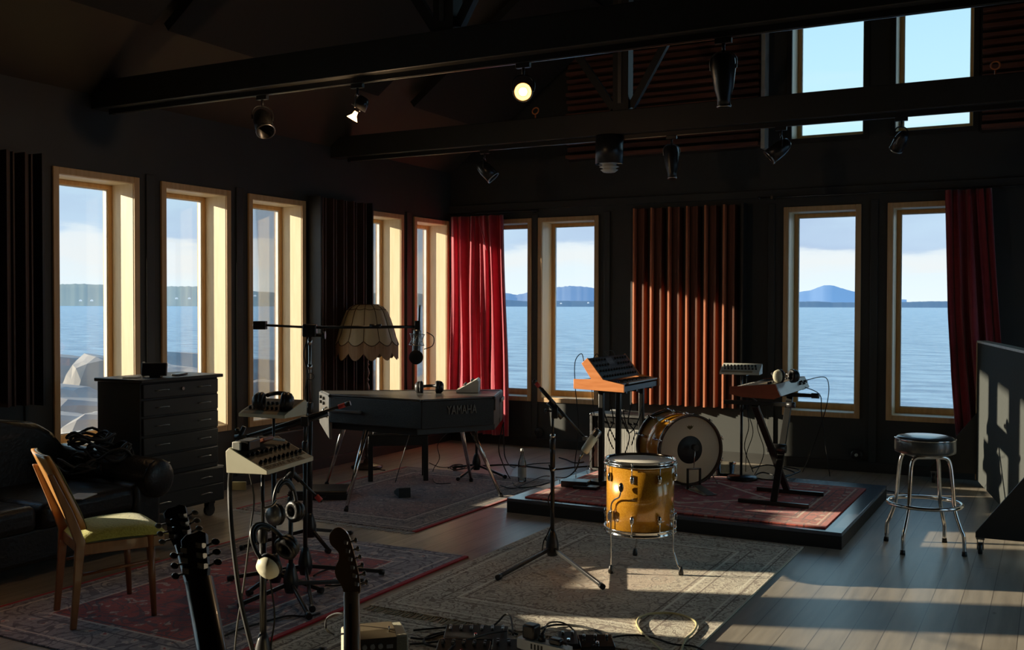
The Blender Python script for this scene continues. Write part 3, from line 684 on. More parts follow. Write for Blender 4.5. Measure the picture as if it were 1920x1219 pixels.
def rock(c, r, seed, lab):
    rnd = random.Random(seed); c = Vector(c); b_ = B()
    bm = b_.bm; bmesh.ops.create_icosphere(bm, subdivisions=3, radius=1)
    pl = [(Vector((rnd.uniform(-1, 1), rnd.uniform(-1, 1), rnd.uniform(-.5, 1))).normalized(), rnd.uniform(.62, .86)) for _ in range(12)]+[(Vector((.1, .1, 1)).normalized(), .72)]
    for v in bm.verts:
        p = v.co.copy()
        for nn, dd in pl:
            t = p.dot(nn)
            if t > dd: p -= nn*(t-dd)
        v.co = Vector((c.x+p.x*r[0], c.y+p.y*r[1], c.z+p.z*r[2]))
    tag(b_.done('shore_boulder', 'rock'), lab, 'boulder', None)
RK = [((112, 665), 12.5, (.55, .6, .62), 'pale boulder nearest the frame in the sofa window'), ((172, 662), 12.0, (.55, .55, .85), 'tall tan boulder standing in the middle of the sofa window'),
      ((118, 722), 11.0, (.7, .6, .5), 'grey boulder low in the sofa window'), ((160, 745), 10.0, (.65, .55, .5), 'light tilted boulder in front of the tan one'), ((105, 772), 9.4, (.5, .5, .4), 'small white boulder at the bottom of the sofa window'), ((190, 772), 9.4, (.5, .5, .4), 'small boulder just above the sofa back'),
      ((348, 660), 13.5, (.9, .7, .55), 'broad grey boulder in the window behind the chest'), ((330, 685), 12.0, (.8, .6, .5), 'flat white boulder behind the chest of drawers'), ((492, 672), 14.5, (.8, .7, .5), 'brownish boulder in the window beside the boom pole'), ((480, 708), 12.5, (.8, .7, .5), 'grey flat boulder in the window beside the boom pole'),
      ((500, 742), 11.5, (.8, .7, .5), 'pale boulder low behind the rear pocket mixer'), ((690, 700), 14.5, (.8, .7, .45), 'grey boulder behind the floor lamp'), ((60, 700), 12, (.8, .7, .7), 'boulder hidden left of the sofa window'), ((420, 700), 13, (.9, .8, .6), 'boulder behind the pier between two windows'), ((250, 700), 12, (.9, .8, .6), 'boulder behind the pier beside the chest')]
for i, ((px, py), D, r_, lab) in enumerate(RK):
    if 'hidden' in lab or 'behind the pier' in lab: continue
    p = V(px, py, D); rock((p.x, p.y, p.z-r_[2]*.75), r_, i+3, lab)
b = B()
def gf(u, v):
    x = -6.9-u*11; y = -2+v*(2-x*1.72)
    return Vector((x, y, -.35+.55*(1-abs(u-.35)*1.6)-1.9*max(0, u-.4)**1*2.2+.15*sin(x*2.1)*cos(y*1.7)+.12*sin(y*3.3+x)))
b.grid(40, 80, gf); o = b.done('shore_bank', 'ground'); struct(o, 'stony shore bank outside the sunlit windows', 'ground')

# ------------------------------------------------------------------ sky
w = bpy.data.worlds.new('sky'); bpy.context.scene.world = w; w.use_nodes = True
n = w.node_tree; n.nodes.clear(); L = n.links
out = N(n, 'ShaderNodeOutputWorld'); bg = N(n, 'ShaderNodeBackground'); L.new(bg.outputs[0], out.inputs[0])
tc = N(n, 'ShaderNodeTexCoord'); sp = N(n, 'ShaderNodeSeparateXYZ'); L.new(tc.outputs['Generated'], sp.inputs[0])
r = N(n, 'ShaderNodeValToRGB'); L.new(sp.outputs[2], r.inputs[0])
E_ = r.color_ramp.elements; E_[0].position = 0.0; E_[0].color = (.52, .62, .66, 1); E_[1].position = 1.0; E_[1].color = (.10, .28, .62, 1)
for p_, c_ in ((.06, (.40, .54, .64, 1)), (.16, (.33, .55, .62, 1)), (.35, (.22, .42, .58, 1))):
    q = E_.new(p_); q.color = c_
def wn(scale, loc, sc, det=7, ro=.52):
    mp = N(n, 'ShaderNodeMapping'); mp.inputs['Scale'].default_value = scale; mp.inputs['Location'].default_value = loc; L.new(tc.outputs['Generated'], mp.inputs[0])
    nz = N(n, 'ShaderNodeTexNoise'); nz.inputs['Scale'].default_value = sc; nz.inputs['Detail'].default_value = det; nz.inputs['Roughness'].default_value = ro; L.new(mp.outputs[0], nz.inputs['Vector']); return nz.outputs[0]
def wm(op, a, b_, c_=None):
    o = N(n, 'ShaderNodeMath', operation=op)
    for i_, v in enumerate((a, b_, c_)):
        if v is None: continue
        if isinstance(v, (int, float)): o.inputs[i_].default_value = v
        else: L.new(v, o.inputs[i_])
    return o.outputs[0]
def wramp(x, pts):
    r_ = N(n, 'ShaderNodeValToRGB'); L.new(x, r_.inputs[0]); q = r_.color_ramp.elements
    q[0].position = pts[0][0]; q[0].color = (pts[0][1],)*3+(1,); q[1].position = pts[-1][0]; q[1].color = (pts[-1][1],)*3+(1,)
    for p_, v in pts[1:-1]: a_ = q.new(p_); a_.color = (v, v, v, 1)
    return r_.outputs[0]
n1_ = wn((1, 1, 4.5), (3.1, 1.4, .35), 5.5); n2_ = wn((1, 1, 6), (7.3, 2.2, 1.1), 9); n3_ = wn((1, 1, 3), (1.3, 5.2, 2.1), 3)
el_ = wm('ADD', wm('ADD', sp.outputs[2], wm('MULTIPLY', wm('SUBTRACT', n1_, .5), .085)), wm('MULTIPLY', wm('SUBTRACT', n2_, .5), .03))
grey_ = wm('MULTIPLY', wramp(el_, [(.048, 0), (.058, 1), (.085, .8), (.125, 0)]), wramp(n3_, [(.35, .5), (.6, 1)]))
white_ = wramp(el_, [(.0, .25), (.022, .45), (.040, 1), (.052, .8), (.060, 0)])
hi_ = wm('MULTIPLY', wramp(el_, [(.10, 0), (.14, .6), (.22, 0)]), wramp(n2_, [(.45, 0), (.65, 1)]))
def wmix(f_, a_, col_):
    o = N(n, 'ShaderNodeMix', data_type='RGBA'); L.new(f_, o.inputs[0]); L.new(a_, o.inputs[6]); o.inputs[7].default_value = col_; return o
mx = wmix(grey_, r.outputs[0], (.24, .32, .46, 1)); mx = wmix(white_, mx.outputs[2], (.52, .55, .56, 1)); mx2 = wmix(hi_, mx.outputs[2], (.50, .56, .58, 1))
L.new(mx2.outputs[2], bg.inputs[0]); bg.inputs[1].default_value = 1.8

# ------------------------------------------------------------------ light
sun = bpy.data.lights.new('sun', 'SUN'); so = bpy.data.objects.new('sun', sun); C.objects.link(so)
sd = Vector((cos(radians(21.6)), sin(radians(21.6)), -.228)).normalized()
so.rotation_euler = sd.to_track_quat('-Z', 'Y').to_euler(); sun.energy = 10.5; sun.angle = radians(.7); sun.color = (1.0, .83, .58)
def lamp(name, p, aim, pw, size, blend=.6, col=(1, .62, .32), kind='SPOT'):
    l = bpy.data.lights.new(name, kind); o = bpy.data.objects.new(name, l); C.objects.link(o); o.location = p; l.energy = pw; l.color = col; l.shadow_soft_size = .03
    if kind == 'SPOT': l.spot_size = size; l.spot_blend = blend; o.rotation_euler = Vector(aim).to_track_quat('-Z', 'Y').to_euler()
lamp('glaring_spot', (-2.67, 5.08, 2.80), (.42, -.85, -.22), 12, radians(100))
lamp('bare_bulb', (-3.99, 5.21, 2.68), (-.45, -.2, -.85), 8, radians(150), kind='POINT')
sc = bpy.context.scene
sc.view_settings.view_transform = 'Standard'; sc.view_settings.look = 'None'; sc.view_settings.exposure = 0.0; sc.view_settings.gamma = 1.17
sc.cycles.max_bounces = 8; sc.cycles.diffuse_bounces = 5; sc.cycles.transparent_max_bounces = 16; sc.cycles.sample_clamp_indirect = 4.0

# ================================================================== FURNITURE
# --- sofa
r = thing('sofa', 'black leather sofa with rolled arm standing below the first visible window', 'sofa', (-5.65, 3.6, 0))
def roll(b, y0, y1, x, z, rx, rz):       # horizontal padded roll along Y
    prof = []
    b.grid(16, 12, lambda u, v: Vector((x+rx*cos(2*pi*u)*(1-.10*abs(2*v-1)**6), y0+(y1-y0)*v, z+rz*sin(2*pi*u)*(1-.10*abs(2*v-1)**6)+.006*sin(v*22))))
B().box((-6.1, 2.5, .08), (-5.22, 4.55, .30), .03).done('base', 'leather', r)
for i in range(3):
    y0 = 2.45+i*.70; B().box((-5.9, y0+.01, .28), (-5.15, y0+.69, .44), .05).done('seat_cushion', 'leather', r)
b = B()
poly = [(2.4, .30), (4.68, .30), (4.68, .50), (4.62, .58), (4.5, .75), (4.36, .83), (4.05, .865), (3.4, .87), (2.4, .87)]
b.prism(poly, -6.2, -5.86, Matrix(((0, 0, 1, 0), (1, 0, 0, 0), (0, 1, 0, 0), (0, 0, 0, 1))), .06); b.done('backrest', 'leather', r)
b = B(); b.box((-6.0, 4.54, .10), (-5.16, 4.76, .46), .04); b.done('arm', 'leather', r)
b = B(); b.cyl((-6.05, 4.69, .50), (-5.12, 4.69, .47), .135, .125, 24); b.sph((-5.12, 4.69, .47), .125, 20, (.35, 1, 1)); b.done('arm_roll', 'leather', r)
for x in (-6.0, -5.3):
    for y in (2.6, 4.6): B().cyl((x, y, 0), (x, y, .09), .025, .03).done('foot', 'black', r)
r = thing('cable_coil', 'heap of coiled black cables dumped over the sofa arm', 'cable', (-5.55, 4.72, .52))
rnd = random.Random(3)
for k in range(3):
    b = B(); cx, cy, cz = (-5.72, 4.66, .66), (-5.50, 4.62, .61), (-5.62, 4.48, .52)
    c = (cx, cy, cz)[k]
    for j in range(5):
        a0 = rnd.random()*6; rr = .12+.03*rnd.random()
        b.tube([(c[0]+rr*1.2*cos(t*pi/5+a0), c[1]+rr*.9*sin(t*pi/5+a0), c[2]+.03*sin(t*2+j)+j*.012+rnd.uniform(-.015, .015)) for t in range(10)], .010, closed=True, sub=3, n=6)
    b.done('cable_loop', 'cable', r)
p = G(150, 933, .445)
r = tag(B().ob((p.x, p.y, .452), (.06, .09, .003), (0, 0, .4)).ob((p.x-.05, p.y-.07, .449), (.06, .08, .002), (0, 0, -.3)).done('paper_sheets', 'paper'), 'loose pale paper sheets lying on the sofa seat', 'paper')

# --- chest of drawers
X0, X1, Y0, Y1 = -6.02, -5.57, 4.96, 5.70
r = thing('chest_of_drawers', 'tall black chest of drawers on casters in front of the windows', 'chest', ((X0+X1)/2, (Y0+Y1)/2, 0))
B().box((X0, Y0, .12), (X1-.02, Y1, 1.05), .006).done('carcass', 'chestm', r)
B().box((X0-.01, Y0-.02, 1.05), (X1+.02, Y1+.02, 1.075), .005).done('top', 'chestm', r)
B().box((X0, Y0-.015, .12), (X1+.015, Y1+.03, .38), .006).done('lower_plinth', 'chestm', r)
zs = [(.41, .53), (.545, .665), (.68, .80), (.815, .925), (.94, 1.04)]
for (a, c) in zs:
    d = B().box((X1-.02, Y0+.015, a), (X1, Y1-.015, c), .004).done('drawer', 'chestm', r)
    for y in (Y0+.18, Y1-.16):
        B().tube([(X1, y-.06, (a+c)/2), (X1+.022, y-.045, (a+c)/2+.004), (X1+.025, y, (a+c)/2+.006), (X1+.022, y+.045, (a+c)/2+.004), (X1, y+.06, (a+c)/2)], .004, n=6, sub=3).done('handle', 'steel', d)
for i in range(2):
    d = B().box((X1+.015, Y0+.0, .14+i*.12), (X1+.022, Y1+.015, .25+i*.12), .003).done('drawer', 'chestm', r)
    for y in (Y0+.18, Y1-.16): B().tube([(X1+.02, y-.06, .19+i*.12), (X1+.042, y, .20+i*.12), (X1+.02, y+.06, .19+i*.12)], .004, n=6, sub=3).done('handle', 'steel', d)
d = B().cyl((X1, (Y0+Y1)/2, .99), (X1+.012, (Y0+Y1)/2, .99), .012).done('lock', 'steel', r)
for x in (X0+.06, X1-.06):
    for y in (Y0+.08, Y1-.05):
        b = B(); b.box((x-.03, y-.03, .095), (x+.03, y+.03, .12)); b.box((x-.022, y-.03, .05), (x-.017, y+.03, .10)).box((x+.017, y-.03, .05), (x+.022, y+.03, .10)); f = b.done('caster', 'metalb', r)
        B().cyl((x-.014, y, .045), (x+.014, y, .045), .045, n=20).done('wheel', 'blackp', f)
zt = 1.076
p = G(290, 708, zt)
r = thing('display', 'small dark tablet display standing on the chest of drawers', 'screen', (p.x, p.y, zt))
mx = Matrix.Translation(Vector((p.x, p.y, zt))) @ Matrix.Rotation(YAW, 4, 'Z')
B().box((-.095, -.012, .012), (.085, .012, .105), .006, mx @ Matrix.Rotation(-.18, 4, 'X')).done('housing', 'blackp', r)
B().box((-.085, -.014, .022), (.075, -.0125, .097), 0, mx @ Matrix.Rotation(-.18, 4, 'X')).done('screen', 'screen', r)
B().box((-.04, .0, .0), (.04, .06, .012), .004, mx).done('foot', 'blackp', r)
B().box((-.10, .03, .0), (-.09, .055, .11), .002, mx).done('bracket', 'socket', r)
p = G(337, 704, zt); tag(B().ob((p.x, p.y, zt+.008), (.02, .09, .007), (0, 0, .35), .003).done('pen_tray', 'blackp'), 'flat black remote lying on the chest beside the display', 'remote')
p = G(247, 709, zt); tag(B().ob((p.x, p.y, zt+.004), (.05, .04, .004), (0, 0, .5)).done('notepad', 'paper'), 'small white notepad on the chest left of the display', 'notepad')

# --- wooden chair
f = Vector((.40, .917, 0)); s = Vector((-.894, .447, 0)); base = Vector((-4.31, 3.59, 0))
r = thing('dining_chair', 'teak dining chair with yellow green wool seat standing on the red rug', 'chair', base)
for foot in (Vector((-4.21, 3.32, .01)), Vector((-4.55, 3.49, .01))):
    pts = [foot, foot+f*.02+Vector((0, 0, .22)), foot+f*.035+Vector((0, 0, .42)), foot-f*.02+Vector((0, 0, .58)), foot-f*.10+Vector((0, 0, .77))]
    b = B(); sec = []
    wd = [.030, .036, .050, .044, .026]
    for q in range(4):
        a, c = pts[q], pts[q+1]; u = s*.5*.028
        def ring(p_, w_): return [p_-f*w_/2-u, p_-f*w_/2+u, p_+f*w_/2+u, p_+f*w_/2-u]
        b.add(ring(a, wd[q])+ring(c, wd[q+1]), [(0, 1, 5, 4), (1, 2, 6, 5), (2, 3, 7, 6), (3, 0, 4, 7)]+([(0, 3, 2, 1)] if q == 0 else [])+([(4, 5, 6, 7)] if q == 3 else []))
    o = b.done('leg', 'wood', r); md = o.modifiers.new('b', 'BEVEL'); md.width = .005; md.segments = 2
for foot in (Vector((-4.04, 3.67, .01)), Vector((-4.46, 3.88, .01))):
    B().cyl(foot, foot-f*.02+Vector((0, 0, .42)), .013, .022, 14).done('leg', 'wood', r)
rm = Vector((-4.38, 3.405, 0)); fm = Vector((-4.25, 3.775, 0))
def chairpt(u, v, z): return rm+f*(.04+v*.40)+s*(u*(.185+.03*v))+Vector((0, 0, z))
b = B()
for (a, c) in (((-1, 0), (-1, 1)), ((1, 0), (1, 1)), ((-1, 0), (1, 0)), ((-1, .92), (1, .92))):
    b.bar(chairpt(a[0], a[1], .395), chairpt(c[0], c[1], .395), .022, .055, .003)
b.done('seat_rail', 'wood', r)
for sd_ in (-1, 1):
    B().cyl(chairpt(sd_*1.0, .02, .27), chairpt(sd_*1.0, .94, .30), .008, n=10).done('stretcher', 'wood', r)
def seatfn(u, v):
    uu = 2*u-1; vv = v; e_ = (1-abs(uu)**5)*(1-abs(2*v-1)**5)
    wdt = 1.0+.12*min(1, v*1.1)
    return chairpt(uu*wdt, vv*1.06-.02, .425+.055*max(0, e_)**.6+.010*sin(3*v))
b = B(); b.grid(22, 22, seatfn); b.grid(4, 4, lambda u, v: chairpt((2*u-1)*1.05, v*1.06-.02, .424)); b.done('seat', 'yellow', r)
up = (Vector((0, 0, .42))-f*.185).normalized()
def backp(u, v, d_): return rm+f*(.035+.0)+s*(u*.20*(1-.10*v*v))+Vector((0, 0, .49))+up*(.41*v)-f*.0+f*(d_-.025*(u*u)*-1)
for nm, m_, d0, d1 in (('backrest', 'woodl', -.012, .012), ('back_cushion', 'olive', .012, .045)):
    b = B(); K = 14
    vs = []; 
    for d_ in (d0, d1):
        for j in range(K+1):
            for i in range(K+1):
                u = 2*i/K-1; v = j/K; cut = 1-.10*(abs(2*v-1)**6)
                dd = d_ if d_ == d0 or nm == 'backrest' else d0+(d1-d0)*max(.15, (1-abs(u)**6)*(1-abs(2*v-1)**6))
                vs.append(backp(u*cut, v, dd))
    n_ = (K+1)**2; fs = []
    for j in range(K):
        for i in range(K):
            a = j*(K+1)+i; fs += [(a, a+K+1, a+K+2, a+1), (n_+a, n_+a+1, n_+a+K+2, n_+a+K+1)]
    for i in range(K):
        for a, c in ((i, i+1), (K*(K+1)+i+1, K*(K+1)+i), ((i+1)*(K+1), i*(K+1)), (i*(K+1)+K, (i+1)*(K+1)+K)): fs.append((a, c, n_+c, n_+a))
    b.add(vs, fs, True); b.done(nm, m_, r)

# --- stool
c = Vector((-.75, 7.16, 0))
r = thing('bar_stool', 'chrome bar stool with round black padded seat and foot ring', 'stool', c)
B().lathe([(0, .632), (.17, .632), (.188, .640), (.190, .66), (.190, .705), (.186, .725), (.172, .740), (.14, .747), (0, .750)], c, 40).done('seat', 'vinyl', r)
B().lathe([(.186, .722), (.191, .724), (.191, .730), (.186, .732)], c, 40).done('seat_band', 'chrome', r)
B().lathe([(0, .60), (.06, .60), (.15, .628), (0, .633)], c, 24).done('seat_plate', 'cream2', r)
for k in range(2):
    a1, a2 = radians(68+180*k), radians(158+180*k)
    for a in (a1, a2):
        B().cyl(c+Vector((cos(a)*.272, sin(a)*.272, 0)), c+Vector((cos(a)*.270, sin(a)*.270, .028)), .017, .015, 14).done('foot', 'black', r)
    def lp(a, R_, z): return c+Vector((cos(a)*R_, sin(a)*R_, z))
    B().tube([lp(a1, .270, .02), lp(a1, .266, .12), lp(a1, .245, .17), lp(a1, .205, .29), lp(a1, .188, .45), lp(a1, .172, .57), lp(a1+.12, .158, .615), lp(a1+.4, .14, .622), lp((a1+a2)/2, .125, .622),
              lp(a2-.4, .14, .622), lp(a2-.12, .158, .615), lp(a2, .172, .57), lp(a2, .188, .45), lp(a2, .205, .29), lp(a2, .245, .17), lp(a2, .266, .12), lp(a2, .270, .02)], .0125, n=12, sub=5).done('leg', 'chrome', r)
B().tube([c+Vector((cos(t*pi/12)*.228, sin(t*pi/12)*.228, .30)) for t in range(24)], .0125, n=12, closed=True, sub=3).done('foot_ring', 'chrome', r)

# --- gobo on casters
P0 = Vector((-.575, 9.92, 0)); P1 = Vector((-.02, 7.18, 0)); d = (P1-P0).normalized(); nn = Vector((0, 0, 1)).cross(d)
r = thing('gobo_panel', 'long grey felt sound baffle on casters with black triangular feet beside the stool', 'sound baffle', (P0+P1)/2)
mxg = basis(P0, d, nn) ; Lg = (P1-P0).length
B().box((0, -.04, .055), (Lg, .04, 1.275), .004, mxg if mxg.to_3x3().determinant() > 0 else mxg).done('felt_panel', 'greypanel', r)
q = mxg.to_3x3()
zc = q.col[2].z      # orientation of local z
def gp(a, o_, z): return P0+d*a+nn*o_+Vector((0, 0, z))
b = B(); b.bar(gp(-.012, 0, .05), gp(-.012, 0, 1.28), .025, .09, .002); b.done('wood_edge', 'pinedark', r)
b = B(); b.bar(gp(0, 0, 1.285), gp(Lg, 0, 1.285), .09, .02, .002); b.done('top_cap', 'cream2', r)
b = B(); b.bar(gp(.0, .045, .045), gp(Lg-.05, .045, .045), .012, .02); b.done('bottom_trim', 'gmetal', r)
for a in (.02, Lg-.02):
    t0, t1, z0_, z1_ = .02, .42, .105, .68
    dirn = Vector((-1, -.06, 0)).normalized()
    o0 = gp(a, 0, 0)
    vs = [o0+dirn*t0+Vector((0, 0, z0_)), o0+dirn*t1+Vector((0, 0, z0_)), o0+dirn*t1+Vector((0, 0, z0_+.035)), o0+dirn*t0+Vector((0, 0, z1_))]
    w_ = dirn.cross(Vector((0, 0, 1)))*.012
    b = B(); b.add([p_-w_ for p_ in vs]+[p_+w_ for p_ in vs], [(0, 1, 2, 3), (7, 6, 5, 4), (0, 4, 5, 1), (1, 5, 6, 2), (2, 6, 7, 3), (3, 7, 4, 0)]); fin = b.done('triangular_foot', 'black', r)
    for t_ in (t1-.03,):
        cpt = o0+dirn*t_
        b = B(); b.box((cpt.x-.025, cpt.y-.025, .096), (cpt.x+.025, cpt.y+.025, .106)); b.box((cpt.x-.020, cpt.y-.022, .03), (cpt.x-.015, cpt.y+.018, .098)).box((cpt.x+.015, cpt.y-.022, .03), (cpt.x+.020, cpt.y+.018, .098)); cs = b.done('caster', 'steel', r)
        B().cyl((cpt.x-.013, cpt.y, .038), (cpt.x+.013, cpt.y, .038), .038, n=20).done('wheel', 'blackp', cs)
cpt = gp(.4, 0, 0)
for a in (.1, Lg-.1):
    cpt = gp(a, 0, 0); b = B(); b.box((cpt.x-.012, cpt.y-.02, .03), (cpt.x+.012, cpt.y+.02, .056)); cs = b.done('caster', 'gmetal', r); B().cyl((cpt.x-.010, cpt.y, .026), (cpt.x+.010, cpt.y, .026), .026, n=16).done('wheel', 'blackp', cs)

# --- floor lamp
c = Vector((-5.93, 8.05, 0))
r = thing('floor_lamp', 'tall floor lamp with scalloped silk dome shade and long fringe', 'lamp', c)
B().lathe([(0, 0), (.15, 0), (.155, .02), (.12, .035), (.04, .05), (.025, .09), (0, .09)], c, 28).done('base', 'dwood', r)
prof = [(.014, .08)]; z = .10
while z < 1.12:
    prof += [(.014, z), (.024, z+.015), (.013, z+.03), (.020, z+.055), (.026, z+.085), (.018, z+.12), (.012, z+.135)]; z += .15
prof.append((.012, 1.25)); B().lathe([(0, .08)]+prof+[(0, 1.26)], c, 16).done('pole', 'dwood', r)
NP = 12
def shp(t, a):
    R_ = .055+(.27-.055)*1; 
    prof_ = [(1.60, .115), (1.575, .165), (1.53, .205), (1.46, .235), (1.38, .262), (1.30, .288), (1.25, .310)]
    x = t*(len(prof_)-1); i = min(int(x), len(prof_)-2); k_ = x-i
    z_ = prof_[i][0]*(1-k_)+prof_[i+1][0]*k_; r_ = prof_[i][1]*(1-k_)+prof_[i+1][1]*k_
    ph = abs(sin(a*NP/2)); r_ *= 1-.05*(1-ph)
    z_ -= .045*ph*max(0, t-.75)*4
    return c+Vector((r_*cos(a), r_*sin(a), z_))
sh = B().grid(NP*8, 24, lambda u, v: shp(v, u*2*pi)).done('lamp_shade', 'shade', r)
b = B()
for k in range(NP):
    a = k*2*pi/NP; b.tube([shp(t/12, a)+Vector((cos(a), sin(a), 0))*.003 for t in range(13)], .0035, n=5, sub=0)
b.tube([shp(.0, t*2*pi/96) for t in range(96)], .005, n=5, sub=0, closed=True)
b.tube([shp(.22+.04*abs(sin(t*2*pi/96*NP/2)), t*2*pi/96)+Vector((0, 0, .0)) for t in range(96)], .004, n=5, sub=0, closed=True)
b.tube([shp(1, t*2*pi/192) for t in range(192)], .005, n=5, sub=0, closed=True); b.done('braid', 'braid', sh)
b = B()
b.grid(NP*16, 3, lambda u, v: shp(1, u*2*pi)+Vector((0, 0, -.115*v-.025*v*abs(sin(u*pi*NP))+.002*sin(u*700)))); b.done('fringe', 'fringe', sh)
B().sph(c+Vector((0, 0, 1.33)), .04, 14).cyl(c+Vector((0, 0, 1.24)), c+Vector((0, 0, 1.30)), .02).done('bulb', 'socket', r)
B().cyl(c+Vector((-.11, 0, 1.598)), c+Vector((.11, 0, 1.598)), .003, n=6).cyl(c+Vector((0, -.11, 1.598)), c+Vector((0, .11, 1.598)), .003, n=6).cyl(c+Vector((0, 0, 1.25)), c+Vector((0, 0, 1.6)), .004, n=6).done('shade_carrier', 'dwood', r)

# --- electric piano
r = thing('electric_piano', 'black vinyl covered electric grand piano on splayed chrome legs', 'electric piano', (-4.75, 7.1, 0))
A_ = Vector((-5.51, 6.80)); Q1 = Vector((-5.11, 6.44)); Q2 = Vector((-4.22, 6.42)); Q3 = Vector((-3.89, 6.95)); Bc = Vector((-4.21, 7.68))
kb = [A_+(Bc-A_)*0, Q1, Q1+(Bc-A_).normalized()*0]
u_ = (Bc-A_).normalized(); g_ = (Vector((Q3.x, Q3.y))-Bc).normalized()
hd = .32
Ak = A_+g_*0; 
harp = [A_+(Q1-A_)*.35, Q1, Q2, Q3, Q3+(Bc-Q3)*.62]
B().prism([tuple(p_) for p_ in harp], .655, .868, None, .006).done('harp_case', 'tolex', r)
B().prism([tuple(p_) for p_ in harp], .868, .882, None, .004).done('lid', 'lidv', r)
keyb = [A_, A_+(Q1-A_)*.36, Bc+(Q3-Bc)*.36, Bc]
B().prism([tuple(p_) for p_ in keyb], .60, .872, None, .02).done('keybed_case', 'tolex', r)
z3 = lambda p_, z_: Vector((p_.x, p_.y, z_))
a_, c_ = A_+(Q1-A_)*.36, Bc+(Q3-Bc)*.36
B().bar(z3(a_, .8735)+Vector((0, 0, .009)), z3(c_, .8735)+Vector((0, 0, .009)), .012, .004).done('lid_seam', 'metalb', r)
# control end panel (lit, silver)
n1 = Vector((Q1.y-A_.y, -(Q1.x-A_.x), 0)).normalized(); n1 = n1 if n1.dot(Vector((-1, -1, 0))) > 0 else -n1
e0, e1 = z3(A_+(Q1-A_)*.05, 0), z3(A_+(Q1-A_)*.97, 0)
def ep(t, z_, o_=.003): return e0+(e1-e0)*t+n1*o_+Vector((0, 0, z_))
b = B(); b.add([ep(0, .69), ep(1, .67), ep(1, .862), ep(0, .862), ep(0, .69, -.01), ep(1, .67, -.01), ep(1, .862, -.01), ep(0, .862, -.01)], [(0, 1, 2, 3), (7, 6, 5, 4), (0, 4, 5, 1), (1, 5, 6, 2), (2, 6, 7, 3), (3, 7, 4, 0)]); pn = b.done('control_panel', 'steel', r)
for t in (.25, .55):
    for z_ in (.79, .83): B().cyl(ep(t, z_), ep(t, z_, .02), .014, n=12).done('jack', 'blackp', pn)
B().tube([ep(.8, .69, .0), ep(.82, .70, .03), ep(.82, .75, .035), ep(.8, .77, .0)], .008, n=8).done('carry_handle', 'chrome', pn)
b = B(); b.add([ep(0, .60, .0), ep(1.02, .52, .0), ep(1.02, .672, .004), ep(0, .692, .004), ep(0, .60, -.02), ep(1.02, .52, -.02), ep(1.02, .672, -.02), ep(0, .692, -.02)], [(0, 1, 2, 3), (7, 6, 5, 4), (0, 4, 5, 1), (1, 5, 6, 2), (2, 6, 7, 3), (3, 7, 4, 0)]); b.done('end_skirt', 'gmetal', r)
# under-body along the treble side, ledge strips
und = [A_+(Q1-A_)*.3, Q1+(Q2-Q1)*.0, Q2+(Q1-Q2)*.05, Q3+(Bc-Q3)*.1, Q3+(Bc-Q3)*.6]
B().prism([(p_.x-.03, p_.y+.05) for p_ in und], .60, .66, None, .004).done('underframe', 'black', r)
qd = (Q2-Q1).normalized(); nq = Vector((qd.y, -qd.x)); nq = nq if nq.y < 0 else -nq
pA, pB = Q1+nq*.012, Q1+(Q2-Q1)*.36+nq*.012
B().bar(z3(pA, .755), z3(pB, .755), .03, .02, .003).done('side_ledge', 'gmetal', r)
b = B()
for p_ in (Q1, Q2, Q3): b.sph(z3(p_, .870), .014, 10)
b.done('corner_cap', 'metalb', r)
# logo on the tail
t = (Q3-Q2).normalized(); nt_ = Vector((t.y, -t.x)); nt_ = nt_ if nt_.x > 0 else -nt_
mid = Q2+(Q3-Q2)*.54+nt_*.010
mt = basis(z3(mid, .788), Vector((t.x, t.y, 0)), Vector((0, 0, 1)))
M['logo'] = mat('worn_silver_letters', (.16, .145, .12), .5, metal=.3)
text('YAMAHA', .098, mt @ Matrix.Diagonal((.64, 1, 1, 1)), 'lettering', 'logo', r, .002)
B().bar(z3(Q3+(Bc-Q3)*.02+Vector((.008, 0)), .77), z3(Q3+(Bc-Q3)*.02+Vector((.008, 0)), .862), .012, .012).done('corner_strip', 'gmetal', r)
cb0, cb1 = Bc+(Q3-Bc)*.36, Bc+(Q3-Bc)*.06
B().bar(z3(cb0, .80)+Vector((.012, .004, 0)), z3(cb1, .80)+Vector((.012, .004, 0)), .008, .028).done('end_label_strip', 'cream2', r)
for top, ft in (((-4.74, 6.42, .62), (-4.79, 6.23, .012)), ((-5.10, 6.62, .62), (-5.64, 7.06, .012)), ((-4.12, 6.98, .62), (-4.03, 7.33, .012)), ((-4.40, 7.28, .62), (-4.62, 7.84, .012))):
    l_ = B().cyl(ft, top, .013, .020, 16).done('leg', 'chrome', r)
    B().cyl(ft, Vector(ft)+(Vector(top)-Vector(ft)).normalized()*.03, .018, .018, 12).done('rubber_foot', 'blackp', l_)
B().cyl((-4.90, 7.05, .10), (-4.62, 6.90, .64), .004, n=6).done('pedal_rod', 'gmetal', r)
# pedal
p0 = G(727, 922, .01); 
r = thing('sustain_pedal', 'grey wedge sustain pedal with black end on the brown rug', 'pedal', (-4.77, 6.98, .01))
mp_ = Matrix.Translation(Vector((-4.77, 6.97, .011))) @ Matrix.Rotation(-.75, 4, 'Z')
B().prism([(-.13, 0), (.07, 0), (.055, .075), (-.02, .06), (-.13, .02)], -.045, .045, mp_ @ Matrix.Rotation(pi/2, 4, 'X')).done('housing', 'greypanel', r)
B().prism([(.07, 0), (.085, 0), (.075, .078), (.055, .078)], -.05, .05, mp_ @ Matrix.Rotation(pi/2, 4, 'X'), .002).done('end_plate', 'black', r)
B().box((-.16, -.015, .03), (-.09, .015, .036), .002, mp_).done('treadle', 'chrome', r)

